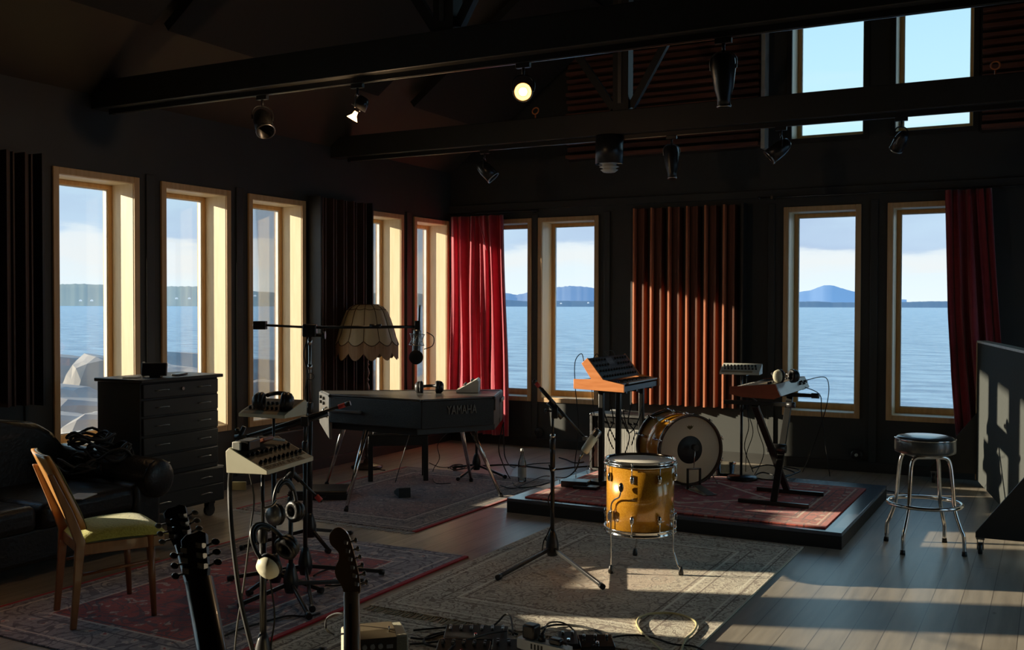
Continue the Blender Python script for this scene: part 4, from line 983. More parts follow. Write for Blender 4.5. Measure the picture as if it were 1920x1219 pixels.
# bench
r = thing('piano_bench', 'black piano bench standing behind the electric piano', 'bench', (-5.3, 7.67, 0))
bf = [Vector((-5.40, 7.41, 0)), Vector((-5.59, 7.62, 0)), Vector((-5.20, 7.95, 0)), Vector((-5.00, 7.70, 0))]
bf[2] = bf[1]+(bf[3]-bf[0]); cb = sum(bf, Vector())/4
ux = (bf[3]-bf[0]).normalized(); uy = (bf[1]-bf[0]).normalized(); mb = basis(cb, ux, uy); Wb, Db = (bf[3]-bf[0]).length/2+.02, (bf[1]-bf[0]).length/2+.02
for sx in (-1, 1):
    for sy in (-1, 1):
        p_ = mb @ Vector((sx*(Wb-.02), sy*(Db-.02), 0)); B().prism([(-.022, -.022), (.022, -.022), (.022, .022), (-.022, .022)], .011, .36, Matrix.Translation(p_) @ mb.to_3x3().to_4x4(), .003).done('leg', 'blackp', r)
B().box((-Wb, -Db, .33), (Wb, Db, .42), .004, mb).done('apron', 'blackp', r)
B().box((-Wb-.01, -Db-.01, .42), (Wb+.01, Db+.01, .44), .004, mb).done('seat_frame', 'blackg', r)
B().box((-Wb+.04, -Db+.04, .435), (Wb-.04, Db-.04, .452), .008, mb).done('seat_pad', 'leather', r)
# flat case on the floor
p = Vector((-5.35, 6.62, 0))
r = thing('equipment_case', 'flat black equipment case on the floor left of the piano legs', 'case', p)
mc = Matrix.Translation(p) @ Matrix.Rotation(.55, 4, 'Z')
B().box((-.24, -.17, .0), (.24, .17, .085), .012, mc).done('body', 'blackp', r); B().box((-.245, -.175, .055), (.245, .175, .062), .002, mc).done('rim', 'metalb', r)
B().tube([mc @ Vector((-.06, -.17, .04)), mc @ Vector((-.05, -.195, .04)), mc @ Vector((.05, -.195, .04)), mc @ Vector((.06, -.17, .04))], .006, n=6).done('handle', 'metalb', r)
# heater on the window wall
r = thing('wall_heater', 'low grey electric panel heater on the window wall under the third window', 'heater', (XL+.05, 7.0, .2))
B().box((XL+.02, 6.62, .16), (XL+.075, 7.45, .42), .008).done('panel', 'beam', r); B().box((XL+.02, 6.62, .42), (XL+.08, 7.45, .428), .003).done('top_edge', 'gmetal', r)
for y in (6.75, 7.3): B().box((XL+.018, y-.01, .2), (XL+.03, y+.01, .44)).done('bracket', 'gmetal', r)
# bottle
p = Vector((-4.22, 8.06, .011))
r = thing('glass_bottle', 'clear glass bottle standing at the corner of the brown rug', 'bottle', p)
B().lathe([(0, 0), (.036, 0), (.038, .01), (.038, .15), (.034, .18), (.018, .225), (.0135, .25), (.0135, .285)], p, 24).done('glass_body', 'bottle', r)
B().lathe([(.0385, .04), (.0387, .13)], p, 24).done('label', 'paper', r)
B().lathe([(.014, .275), (.0155, .275), (.0155, .295), (0, .297)], p, 16).done('cap', 'socket', r)

# --- platform + stage rug
r = thing('stage_platform', 'low black square stage platform carrying drums and keyboards', 'platform', (-2.47, 7.85, 0))
B().box((-3.72, 6.85, .0), (-1.22, 8.85, .085), .004).done('frame', 'platside', r)
B().box((-3.72, 6.85, .085), (-1.22, 8.85, .11), .004).done('deck', 'platf', r)
rug(-3.60, -1.34, 6.92, 8.58, 'rug_stage', 'bright red tribal patterned rug lying on the stage platform', z=.1105)
PZ = .121

# ================================================================== DRUMS
def lug(b, P, dz=.03, w_=.011):    # P(o,t,z) outward, tangential, along
    pass
c = Vector((-2.20, 5.74, 0)); R_ = .203; Z0, Z1 = .265, .655
r = thing('floor_tom', 'amber sparkle floor tom with chrome rims and legs on the pale rug', 'drum', c)
sh = B().lathe([(R_-.006, Z0), (R_, Z0), (R_, Z1), (R_-.006, Z1), (R_-.006, Z0)], c, 64).done('shell', 'amber', r)
B().lathe([(0, Z1+.013), (R_-.006, Z1+.013), (R_+.002, Z1+.006), (R_+.004, Z1-.004), (R_+.001, Z1-.006)], c, 64).done('top_head', 'headtop', r)
B().lathe([(0, Z0-.006), (R_+.002, Z0-.006), (R_+.004, Z0+.004)], c, 64).done('bottom_head', 'head', r)
def hoop(z, s_): B().lathe([(R_+.004, z-.012*s_), (R_+.016, z-.014*s_), (R_+.017, z-.006*s_), (R_+.008, z-.004*s_), (R_+.008, z+.014*s_), (R_+.013, z+.018*s_), (R_+.010, z+.022*s_), (R_+.004, z+.020*s_), (R_+.003, z-.010*s_)], c, 64).done('hoop', 'chrome', r)
hoop(Z1+.004, 1); hoop(Z0-.004, -1)
for k in range(8):
    a = radians(-82+45*k); d = Vector((cos(a), sin(a), 0)); t_ = Vector((-sin(a), cos(a), 0))
    for z, sg in ((Z1-.075, 1), (Z0+.075, -1)):
        b = B(); b.sph(c+d*(R_+.010)+Vector((0, 0, z)), .013, 10, (1, 1, 2.2)); b.bar(c+d*(R_+.004)+Vector((0, 0, z-.026)), c+d*(R_+.004)+Vector((0, 0, z+.026)), .02, .012, .002)
        lg = b.done('lug', 'chrome', r)
        B().cyl(c+d*(R_+.014)+Vector((0, 0, z)), c+d*(R_+.014)+Vector((0, 0, z+sg*.088)), .0032, n=6).sph(c+d*(R_+.014)+Vector((0, 0, z+sg*.09)), .006, 8).done('tension_rod', 'chrome', lg)
mlt = G(1142, 1078), G(1279, 1082), G(1168, 1042)
for ft, az in ((Vector((-2.32, 5.53, .012)), None), (Vector((-1.93, 5.71, .012)), None), (Vector((-2.34, 6.02, .012)), None)):
    d = (ft-c); d.z = 0; d.normalize(); q = c+d*(R_+.018)
    if ft.y < 5.6: ft = Vector((q.x, q.y, .012))
    b = B(); b.tube([q+Vector((0, 0, .40)), q+Vector((0, 0, .30)), q+Vector((0, 0, .16)), q+d*.012+Vector((0, 0, .115)), ft+d*(-.02)+Vector((0, 0, .055)), ft+Vector((0, 0, .035))] if ft.y > 5.6 else
                    [q+Vector((0, 0, .40)), q+Vector((0, 0, .25)), q+Vector((0, 0, .02))], .0048, n=8, sub=4)
    lg = b.done('leg', 'chrome', r)
    B().lathe([(0, .0), (.014, .0), (.016, .012), (.010, .04), (.006, .05), (0, .05)], (ft.x, ft.y, .011), 14).done('rubber_foot', 'blackp', lg)
    B().ob(c+d*(R_+.014)+Vector((0, 0, Z0+.085)), (.018, .018, .022), (0, 0, math.atan2(d.y, d.x)), .005).done('leg_bracket', 'chrome', r)
a = radians(-118); d = Vector((cos(a), sin(a), 0)); t_ = Vector((-sin(a), cos(a), 0)); q = c+d*(R_+.02)
b = B(); b.tube([q+Vector((0, 0, .36)), q+Vector((0, 0, .42)), q+t_*.03+Vector((0, 0, .455)), q+t_*.07+Vector((0, 0, .475)), q+t_*.085+Vector((0, 0, .51))], .005, n=8); b.ob(q+Vector((0, 0, .365)), (.014, .014, .022), (0, 0, a), .005)
sw = b.done('leg_crank', 'chrome', r)
B().sph(q+t_*.088+Vector((0, 0, .535)), .017, 12, (.9, .9, 1.7)).done('crank_knob', 'blackg', sw)

HC = V(1292, 840, 8.22); nrm = Vector((.728, -.686, 0)).normalized(); RB = .275
HC.z = PZ+RB+.035
r = thing('bass_drum', 'amber sparkle bass drum lying on its side with white head facing out', 'drum', (HC.x-nrm.x*.18, HC.y-nrm.y*.18, PZ))
B().lathe([(RB-.006, -.36), (RB, -.36), (RB, 0), (RB-.006, 0), (RB-.006, -.36)], HC, 64, nrm).done('shell', 'amber', r)
B().lathe([(0, .012), (RB-.014, .012), (RB-.004, .008), (RB, 0)], HC, 64, nrm).done('front_head', 'head', r)
for z0, z1 in ((-.002, .036), (-.396, -.358)):
    hp = B().lathe([(RB+.001, z0), (RB+.013, z0), (RB+.014, z1), (RB-.004, z1), (RB-.002, z0)], HC, 64, nrm).done('hoop', 'dwood', r)
    B().lathe([(RB+.013, z0+.012), (RB+.0145, z0+.014), (RB+.0145, z1-.014), (RB+.013, z1-.012)], HC, 64, nrm).done('hoop_inlay', 'blackg', hp)
B().lathe([(0, .0135), (.112, .0135), (.113, .0125)], HC, 48, nrm).done('felt_patch', 'black', r)
su = nrm.cross(Vector((0, 0, 1))).normalized()
if su.x < 0: su = -su
ml = basis(HC+nrm*.0142+Vector((0, 0, .185)), su, Vector((0, 0, 1)))
if ml.to_3x3().col[2].dot(nrm) < 0: ml = basis(HC+nrm*.0142+Vector((0, 0, .185)), -su, Vector((0, 0, 1)))
b = B(); b.prism([(-.032, .012), (-.018, .004), (-.010, .016), (0, .004), (.010, .016), (.018, .004), (.032, .012), (.018, -.012), (.008, -.014), (0, -.024), (-.008, -.014), (-.018, -.012)], 0, .0008, ml); b.done('crown_mark', 'olive', r)
for k in range(10):
    a = radians(18+36*k); d = su*cos(a)+Vector((0, 0, 1))*sin(a)
    for z0, sg in ((-.07, 1), (-.29, -1)):
        b = B(); b.sph(HC+d*(RB+.010)+nrm*z0, .014, 10); b.bar(HC+d*(RB+.006)+nrm*(z0-.03), HC+d*(RB+.006)+nrm*(z0+.03), .018, .014, .002)
        lg = b.done('lug', 'chrome', r)
        e_ = z0+sg*.11
        b = B(); b.cyl(HC+d*(RB+.018)+nrm*z0, HC+d*(RB+.018)+nrm*e_, .0035, n=6)
        b.bar(HC+d*(RB+.018)+nrm*(e_-.012), HC+d*(RB+.018)+nrm*(e_+.012), .014, .008, .001); tq = d.cross(nrm)
        b.cyl(HC+d*(RB+.02)+nrm*(e_)-tq*.02, HC+d*(RB+.02)+nrm*(e_)+tq*.02, .0035, n=6); b.done('claw_rod', 'chrome', lg)
for s_ in (-1, 1):
    q = HC-nrm*.10+su*s_*(RB*.80)+Vector((0, 0, -.16)); B().cyl(q, Vector((q.x+su.x*s_*.10, q.y+su.y*s_*.10, PZ)), .006, n=8).done('spur', 'chrome', r)
# kick pedal
bp = Vector((HC.x, HC.y, PZ))+nrm*.05
r = thing('kick_pedal', 'silver and black bass drum pedal in front of the drum head', 'pedal', bp)
mk = basis(bp, nrm, -su if basis(bp, nrm, su).to_3x3().col[2].z < 0 else su)
B().box((.0, -.06, .0), (.30, .06, .008), .002, mk).done('base_plate', 'steel', r)
B().box((.06, -.035, .008), (.30, .035, .016), .003, mk @ Matrix.Translation((0.02, 0, .04)) @ Matrix.Rotation(.16, 4, 'Y')).done('footboard', 'gmetal', r)
for s_ in (-1, 1): B().box((.02, s_*.055-.006, .0), (.045, s_*.055+.006, .17), .003, mk).done('post', 'metalb', r)
B().cyl(mk @ Vector((.03, -.06, .165)), mk @ Vector((.03, .06, .165)), .008).done('axle', 'steel', r)
B().cyl(mk @ Vector((.03, 0, .165)), mk @ Vector((.05, 0, .33)), .004, n=8).done('beater_rod', 'chrome', r)
B().cyl(mk @ Vector((.025, 0, .34)), mk @ Vector((.075, 0, .34)), .024, n=16).done('beater', 'black', r)

# --- guitar combo amplifier on the stage
r = thing('guitar_amplifier', 'black combo amplifier with silver striped grille behind the keyboard stand', 'amplifier', (-3.34, 8.48, .111))
x0, x1, y0, y1, z0, z1 = -3.69, -3.03, 8.36, 8.62, .111, .63
b = B(); b.box((x0, y0, z0), (x0+.025, y1, z1), .004).box((x1-.025, y0, z0), (x1, y1, z1), .004).box((x0+.025, y0, z1-.025), (x1-.025, y1, z1), .004).box((x0+.025, y0, z0), (x1-.025, y1, z0+.025), .004).box((x0+.025, y1-.02, z0+.02), (x1-.025, y1, z1-.02)); b.done('cabinet', 'tolex', r)
gl = B().box((x0+.028, y0+.025, z0+.03), (x1-.028, y0+.04, z1-.125)).done('grille_cloth', 'grilled', r)
b = B(); n_ = 46
for i in range(n_):
    x = x0+.032+(x1-x0-.064)*(i+.5)/n_; b.box((x-.0035, y0+.021, z0+.034), (x+.0035, y0+.026, z1-.13))
b.done('silver_stripe', 'grille', gl)
b = B(); b.box((x0+.028, y0+.02, z1-.12), (x1-.028, y0+.05, z1-.03)); cp = b.done('control_panel', 'metalb', r)
for i in range(10): B().cyl((x0+.08+i*.055, y0+.022, z1-.075), (x0+.08+i*.055, y0+.005, z1-.075), .011, .008, 12).done('knob', 'blackp', cp)
B().tube([(x0+.2, (y0+y1)/2, z1), (x0+.22, (y0+y1)/2, z1+.018), (x1-.22, (y0+y1)/2, z1+.018), (x1-.2, (y0+y1)/2, z1)], .007, n=8).done('handle', 'blackp', r)
b = B()
for x in (x0+.008, x1-.008):
    for z in (z0+.012, z1-.012): b.sph((x, y0+.006, z), .014, 8)
b.done('corner_protector', 'chrome', r)
p = G(1150, 777, .631); tag(B().ob((-3.47, 8.47, .654), (.06, .05, .0035), (0, 0, .3)).done('notepad', 'paper'), 'white paper lying on top of the combo amplifier', 'notepad')

# --- keyboards
def key_bed(root, P, L, u0, u1, z, n_oct):
    """P(l, u, z): l along keyboard, u front(0)..back"""
    nw = n_oct*7+1; w_ = L/nw
    b = B()
    for i in range(nw): b.box(P(i*w_+.0008, u0, z-.012), P((i+1)*w_-.0008, u1, z), .001)
    b.done('white_keys', 'keyw', root)
    b = B()
    for i in range(nw-1):
        if i % 7 in (0, 1, 3, 4, 5): b.box(P((i+1)*w_-.005, u0+(u1-u0)*.36, z), P((i+1)*w_+.005, u1, z+.010), .001)
    b.done('black_keys', 'blackp', root)
r = thing('synthesizer', 'orange wood cheeked synthesizer with tilted black knob panel in front of the window', 'synthesizer', (-3.25, 7.97, .91))
YA, YZ = 7.55, 8.38; XR0 = -3.48
def SX(x, z): return (XR0+x, z)
chk = [SX(0, .915), SX(.445, .90), SX(.445, .965), SX(.26, .995), SX(.123, 1.172), SX(.070, 1.125), SX(.165, .993), SX(0, .995)]
mxz = lambda y: Matrix(((1, 0, 0, 0), (0, 0, 1, y), (0, 1, 0, 0), (0, 0, 0, 1)))
for y in (YA, YZ-.02): B().prism(chk, 0, .02, mxz(y), .003).done('wood_cheek', 'orange', r)
B().prism([SX(.01, .915), SX(.43, .903), SX(.43, .945), SX(.26, .97), SX(.02, .985)], .02, YZ-YA-.02, mxz(YA)).done('chassis', 'metalb', r)
pa, pb = Vector((XR0+.258, 0, .992)), Vector((XR0+.125, 0, 1.166)); pd = (pb-pa); pn_ = Vector((pd.z, 0, -pd.x)).normalized()
b = B(); b.prism([SX(.252, .985), SX(.262, .990), SX(.130, 1.168), SX(.075, 1.12), SX(.16, 1.0)], .02, YZ-YA-.02, mxz(YA)); cp = b.done('control_panel', 'blackp', r)
def PP(l, t, o_=0): return pa+pd*t+Vector((0, YA+l, 0))+pn_*(o_+.003)
for row, t in enumerate((.13, .38, .62, .86)):
    for k in range(13):
        l = .07+k*.057
        if 4 < k < 8 and row >= 2: continue
        B().cyl(PP(l, t), PP(l, t, .016), .0105, .008, 10).done('knob', 'black', cp)
b = B()
for t in (.25, .5, .74):
    for k in range(26): 
        if (k*7+int(t*10)) % 3: b.cyl(PP(.06+k*.028, t), PP(.06+k*.028, t, .003), .003, n=5)
b.done('panel_light', 'socket', cp)
b = B(); q0, q1 = PP(.33, .66, .001), PP(.46, .92, .001); b.add([PP(.33, .64, .002), PP(.46, .64, .002), PP(.46, .93, .002), PP(.33, .93, .002)], [(0, 1, 2, 3)]); b.done('display_screen', 'gmetal', cp)
key_bed(r, lambda l, u, z: (XR0+.435-u, YA+.13+l, z), YZ-YA-.17, 0, .145, .972, 3)
b = B(); b.box((XR0+.29, YA+.03, .96), (XR0+.42, YA+.12, .972)); wp = b.done('wheel_panel', 'metalb', r)
for y in (.055, .095): B().cyl((XR0+.35, YA+y-.008, .972), (XR0+.35, YA+y+.008, .972), .02, n=16).done('pitch_wheel', 'bluepad', wp)
r = thing('keyboard_stand', 'black column keyboard stand under the orange cheeked synthesizer', 'keyboard stand', (-3.3, 7.95, PZ))
for px_, dd in ((1128, 8.32), (1160, 8.50), (1203, 8.78)):
    t_ = V(px_, 740, dd); B().bar((t_.x, t_.y, PZ+.03), (t_.x, t_.y, .885), .042, .042, .006).done('column', 'metalb', r)
    B().bar((t_.x-.02, t_.y, .893), (-3.06, t_.y, .893), .03, .016).done('support_arm', 'metalb', r)
t_ = V(1128, 740, 8.32); q = V(1203, 740, 8.78)
B().bar((t_.x-.05, t_.y-.08, PZ+.02), (q.x+.02, q.y+.05, PZ+.02), .16, .04, .01).done('base', 'metalb', r)
p = Vector((-3.44, 7.52, PZ)); r = thing('volume_pedal', 'small black pedal box at the platform edge below the synthesizer', 'pedal', p)
B().ob(p+Vector((0, 0, .025)), (.11, .075, .025), (0, 0, .2), .006).done('housing', 'blackp', r); B().ob(p+Vector((.12, -.06, .012)), (.10, .05, .012), (0, 0, .1), .004).done('treadle', 'metalb', r)

r = thing('keyboard', 'stage keyboard with red brown end cheek and pale rear panel on the X stand', 'keyboard', (-1.97, 8.0, .92))
YA, YZ = 7.52, 8.52; X0_ = -2.17
chk = [(X0_, .93), (X0_+.10, .912), (X0_+.335, .905), (X0_+.385, .93), (X0_+.345, 1.018), (X0_, .988)]
for y in (YA, YZ-.02): B().prism(chk, 0, .02, mxz(y), .003).done('end_cheek', 'brownred', r)
B().prism([(X0_+.005, .93), (X0_+.335, .908), (X0_+.38, .93), (X0_+.34, 1.012), (X0_+.16, .995), (X0_+.15, .965), (X0_+.005, .965)], .02, YZ-YA-.02, mxz(YA)).done('chassis', 'metalb', r)
M['bluegrey'] = mat('pale_blue_grey_panel', (.50, .54, .60), .3)
b = B(); b.add([(X0_+.347, YA+.02, 1.016), (X0_+.387, YA+.02, .931), (X0_+.387, YZ-.02, .931), (X0_+.347, YZ-.02, 1.016)], [(0, 1, 2, 3)]); rp = b.done('rear_panel', 'bluegrey', r)
for y, z in ((YZ-.30, .97), (YZ-.26, .985), (YZ-.16, .965), (YZ-.12, .98), (YZ-.09, .975)): B().cyl((X0_+.36, y, z), (X0_+.385, y, z+.01), .010, n=10).done('jack', 'blackp', rp)
b = B(); b.add([(X0_+.16, YA+.02, .997), (X0_+.345, YA+.02, 1.0175), (X0_+.345, YZ-.02, 1.0175), (X0_+.16, YZ-.02, .997)], [(0, 1, 2, 3)]); cp = b.done('control_panel', 'khaki', r)
for k in range(12): B().cyl((X0_+.27, YA+.1+k*.07, 1.008), (X0_+.27, YA+.1+k*.07, 1.026), .009, n=8).done('knob', 'blackp', cp)
key_bed(r, lambda l, u, z: (X0_+.008+u, YA+.03+l, z), YZ-YA-.06, 0, .14, .980, 5)
r = thing('keyboard_stand', 'black folding X stand under the red brown cheeked keyboard', 'keyboard stand', (-1.85, 7.8, PZ))
for y, s_ in ((7.50, 1), (8.04, -1)): 
    B().bar((-2.09, y, PZ+.017), (-1.57, y, PZ+.017), .03, .03, .004).done('floor_bar', 'metalb', r)
    B().bar((-1.84+.015*s_, y, PZ+.03), (-1.90+.03*s_, 7.77+s_*.42, .87), .05, .028, .004).done('leg', 'metalb', r)
    B().bar((-2.16, 7.77+s_*.42, .888), (-1.70, 7.77+s_*.42, .888), .035, .03, .004).done('support_arm', 'metalb', r)
    B().cyl((-1.70, 7.77+s_*.42, .888), (-1.64, 7.77+s_*.42, .888), .021, n=12).done('arm_cap', 'blackp', r)
B().cyl((-1.94, 7.77, .51), (-1.80, 7.77, .51), .035, n=16).done('pivot_lock', 'blackp', r)

# --- personal monitor mixers -------------------------------------------------
def mixer(lab, loc, rotz, W, D_, H, rows, cm='cream', pm='khaki', txt=None, kn=9, hf=.018):
    """wedge mixer: local x along the front edge, y to the back"""
    r = thing('pocket_mixer', lab, 'mixer', loc, rotz); mr = r.matrix_basis
    mc_ = mr @ Matrix(((0, 0, 1, 0), (1, 0, 0, 0), (0, 1, 0, 0), (0, 0, 0, 1)))   # profile (y,z) extruded along x
    prof = [(0, 0), (D_, 0), (D_+.004, H*.85), (D_-.012, H), (.03, hf+.012), (0, hf)]
    B().prism(prof, .008, W-.008, mc_).done('body', cm, r)
    for x in (0, W-.008): B().prism(prof, x, x+.008, mc_, .002).done('side_cheek', cm, r)
    sl = Vector((0, D_-.012-.03, H-hf-.012)); sn = Vector((0, -sl.z, sl.y)).normalized(); o_ = Vector((0, .03, hf+.012))
    def T(x, t, h=0): return mr @ (Vector((x, 0, 0))+o_+sl*t+sn*h)
    b = B(); b.add([T(.01, .02, .001), T(W-.01, .02, .001), T(W-.01, .98, .001), T(.01, .98, .001)], [(0, 1, 2, 3)]); cp = b.done('control_panel', pm, r)
    for t in rows:
        for k in range(kn):
            x = .035+(W-.07)*k/(kn-1)+(0 if rows.index(t) % 2 == 0 else -.012)
            B().cyl(T(x, t), T(x, t, .018), .0085, .007, 8).done('knob', 'blackp', cp)
    fo_ = [Vector((.012, -.001, .002)), Vector((W-.012, -.001, .002)), Vector((W-.012, .029, hf+.0115)), Vector((.012, .029, hf+.0115))]
    a0 = Vector((0, 0, hf)); a1 = Vector((0, .03, hf+.012))
    def Fp(x, t, h=.0008):
        q = a0+(a1-a0)*t; nq_ = Vector((0, -(a1-a0).z, (a1-a0).y)).normalized(); return mr @ (Vector((x, 0, 0))+q+nq_*h)
    b = B(); b.add([Fp(.015, .02), Fp(W*.82, .02), Fp(W*.82, .98), Fp(.015, .98)], [(0, 1, 2, 3)]); tp = b.done('writing_tape', 'tape', r)
    if txt:
        y_ = (Fp(0, 1)-Fp(0, 0)); mtx = basis(Fp(W*.40, .5, .0016), Fp(1, 0)-Fp(0, 0), y_); text(txt, .026, mtx @ Matrix.Diagonal((1.5, 1, 1, 1)), 'handwriting', 'ink', tp, .0002)
    return r, T
# front mixer
m1, T1 = mixer('cream wedge mixer with tape lettering on the nearest stand', (-2.865, 3.20, .895), radians(90+12), .41, .19, .105, (.14, .5), txt='STORAKE  INT  M', kn=10)
# things lying on it
r = thing('power_adapter', 'black power adapter with white end lying on the nearest mixer', 'adapter', T1(.07, .75)); q = T1(.08, .78, .025)
B().ob(q, (.03, .055, .022), (0, 0, .3), .006).done('body', 'blackp', r); B().ob(q+Vector((-.005, -.062, .0)), (.018, .010, .018), (0, 0, .3), .003).done('end_block', 'cream2', r)
tag(B().ob(T1(.20, .86, .010), (.05, .045, .008), (0, -.4, .25), .004).done('notebook', 'brownred'), 'small red brown notebook lying on the nearest mixer', 'notebook')
tag(B().bar(T1(.22, 1.0, .02), T1(.35, .62, .02), .014, .012, .003).done('ruler', 'cream2'), 'pale plastic ruler lying across the nearest mixer', 'ruler')
# rear mixer
LB = G(516, 1110); DB = dep(LB+Vector((0, 0, .98)))
l0 = V(447, 779, DB); r0 = V(528, 783, DB-.10)
m2, T2 = mixer('cream wedge mixer with two rows of black knobs below the third window', (l0.x, l0.y, .978), math.atan2(r0.y-l0.y, r0.x-l0.x), .30, .22, .085, (.18, .55), txt=None, kn=9)
R3 = Vector((-2.34, 8.51, PZ)); D3 = dep(R3+Vector((0, 0, .9)))
l3 = V(1349, 701, D3-.05)
m3, T3 = mixer('small white mixer with two rows of knobs on the round based stand', (l3.x, l3.y, 1.02), .12, .33, .20, .085, (.2, .55), cm='cream2', pm='cream2', kn=10)
pc = G(868, 717, .883)
m4, T4 = mixer('cream wedge mixer resting on the electric piano lid', (-4.42, 7.29, .883), radians(-64), .24, .18, .11, (.3, .7), cm='cream2', pm='cream2', kn=4)

# --- stands -------------------------------------------------------------------
def tripod(root, c, feet, hub=.10, r_=.0125, hubh=.16):
    b = B(); b.lathe([(0, hub-.06), (.03, hub-.055), (.040, hub-.02), (.040, hub+.02), (.026, hub+.075), (.018, hub+.10), (0, hub+.10)], (c[0], c[1], c[2]), 20); h_ = b.done('tripod_hub', 'blackp', root)
    for f_ in feet:
        f_ = Vector(f_); st = Vector((c[0], c[1], c[2]+hub-.01)); dd = Vector((f_.x-st.x, f_.y-st.y, 0)).normalized()
        lg = B().bar(st+dd*.02, f_+Vector((0, 0, .018)), .018, .022, .004).done('leg', 'metalb', root)
        B().cyl(f_+Vector((0, 0, .004))-dd*.03+Vector((0, 0, .016)), f_+Vector((0, 0, .016)), .017, n=10).done('rubber_foot', 'blackp', lg)
    return h_
def pole(root, c, z0, z1, zc, r0=.013, r1=.008, um='metalb'):
    B().cyl((c[0], c[1], c[2]+z0), (c[0], c[1], zc), r0, n=14).done('lower_tube', 'metalb', root)
    B().cyl((c[0], c[1], zc), (c[0], c[1], z1), r1, n=12).done('upper_tube', um, root)
    B().lathe([(r0+.002, -.05), (r0+.006, -.04), (r0+.006, .01), (r0+.001, .02), (0, .02)], (c[0], c[1], zc), 14).done('clutch', 'blackp', root)
# centre stand
c = Vector((-2.72, 5.60, .011)); Dc = dep(c+Vector((0, 0, .9)))
r = thing('microphone_stand', 'black boom microphone stand standing alone left of the floor tom', 'microphone stand', c)
tripod(r, c, [(-2.82-.0, 5.08, .011), (-2.21, 5.20, .011), (-3.0, 6.1, .011)])
pole(r, c, .1, .95, .76)
B().cyl((c.x, c.y, .58), (c.x, c.y, .79), .016, n=14).done('grip', 'blackp', r)
for z_ in (.58, .785): B().cyl((c.x, c.y, z_), (c.x, c.y, z_+.02), .0175, n=14).done('collar', 'chrome', r)
e0, e1 = V(1000, 713, Dc), V(1097, 822, Dc); md_ = V(1040, 768, Dc)
B().cyl(e0, e1, .0085, n=12).done('boom_tube', 'metalb', r)
dd = (e1-e0).normalized()
B().cyl(e0, e0+dd*.02, .013).done('boom_end_cap', 'blackp', r)
B().cyl(e0+dd*.022, e0+dd*.055, .0125, n=12).done('red_tape_band', 'red', r)
B().cyl(e0+dd*.07, e0+dd*.20, .0125, n=12).done('boom_sleeve', 'blackp', r)
B().cyl(md_-dd*.06, md_+dd*.07, .016, n=12).done('boom_clamp', 'blackp', r)
B().ob(md_+Vector((0, 0, -.02)), (.02, .018, .035), (0, 0, .5), .006).done('swivel', 'blackp', r)
tn_ = Rv; B().cyl(md_-tn_*.02-Vector((0, 0, .01)), md_-tn_*.055-Vector((0, 0, .01)), .006, n=8).cyl(md_-tn_*.05-Vector((0, 0, .01)), md_-tn_*.062-Vector((0, 0, .01)), .014, n=10).done('wing_knob', 'blackp', r)
B().ob(e1, (.016, .012, .012), (0, 0, .4), .003).done('mic_clip', 'steel', r)
r = thing('condenser_microphone', 'pale gold condenser microphone clipped to the centre stand pointing down', 'microphone', V(1106, 830, Dc))
a0, a1 = V(1123, 806, Dc-.03), V(1095, 848, Dc-.03); dd = (a1-a0).normalized(); Lm = (a1-a0).length
B().lathe([(0, .0), (.018, .002), (.026, .012), (.026, Lm*.30)], a0, 24, dd).done('grille', 'steel', r)
B().lathe([(.0255, Lm*.30), (.027, Lm*.32), (.027, Lm*.92), (.022, Lm), (0, Lm)], a0, 24, dd).done('body', 'cream', r)
B().cyl(a1, a1+dd*.05, .009, .008).done('connector', 'steel', r)
B().bar(e1, (a0+a1)/2, .012, .02, .003).done('clip_arm', 'steel', r)
a1c = a1+dd*.05

# overhead boom stand
c = Vector((-4.30, 5.10, .011)); De = dep(c+Vector((0, 0, 1.3))); J = V(581, 614, De)
c = Vector((J.x, J.y, .011))
r = thing('overhead_boom_stand', 'tall overhead boom stand with black counterweight reaching past the floor lamp', 'microphone stand', c)
tripod(r, c, [G(450, 1035)+Vector((0, 0, .011)), G(618, 1042)+Vector((0, 0, .011)), (c.x-.05, c.y+.5, .003)], hub=.14, r_=.015)
pole(r, c, .12, J.z-.03, .95, .016, .010, 'steel')
for z_ in (1.18, 1.34): B().cyl((c.x, c.y, z_), (c.x, c.y, z_+.035), .014, n=12).done('collar', 'chrome', r)
B().ob(J+Vector((0, 0, -.02)), (.045, .03, .042), (0, 0, YAW), .010).done('swivel_joint', 'blackp', r)
B().cyl(J+Rv*.03-Vector((0, 0, .05)), J+Rv*.09-Vector((0, 0, .05)), .012).cyl(J+Rv*.085-Vector((0, 0, .05)), J+Rv*.10-Vector((0, 0, .05)), .026, n=14).done('tightening_knob', 'blackp', r)
E0, E1 = V(482, 609, De), V(783, 613, De)
B().cyl(E0, J, .008, n=12).done('boom_rear_tube', 'metalb', r); B().cyl(J, E1, .0095, n=12).done('boom_front_tube', 'metalb', r)
B().cyl(V(693, 612, De), V(715, 612, De), .015, n=14).done('boom_clutch', 'blackp', r)
B().ob(V(488, 610, De), (.040, .03, .027), (0, 0, YAW), .004).done('counterweight', 'black', r)
B().cyl(V(474, 610, De), V(480, 610, De), .008).done('weight_screw', 'steel', r)
B().cyl(V(787, 572, De), V(786, 608, De), .006, n=8).done('upright_rod', 'metalb', r)
B().ob(V(783, 610, De), (.018, .018, .030), (0, 0, YAW), .005).done('end_clamp', 'blackp', r)
r = thing('studio_microphone', 'large silver studio microphone hanging from the overhead boom in a shock mount', 'microphone', V(781, 645, De))
t0 = V(783, 618, De-.01); t1 = V(780, 668, De-.01); dd = (t1-t0).normalized(); Lm = (t1-t0).length
B().lathe([(0, 0), (.022, .002), (.026, .01), (.026, Lm*.62)], t0, 24, dd).done('body', 'steel', r)
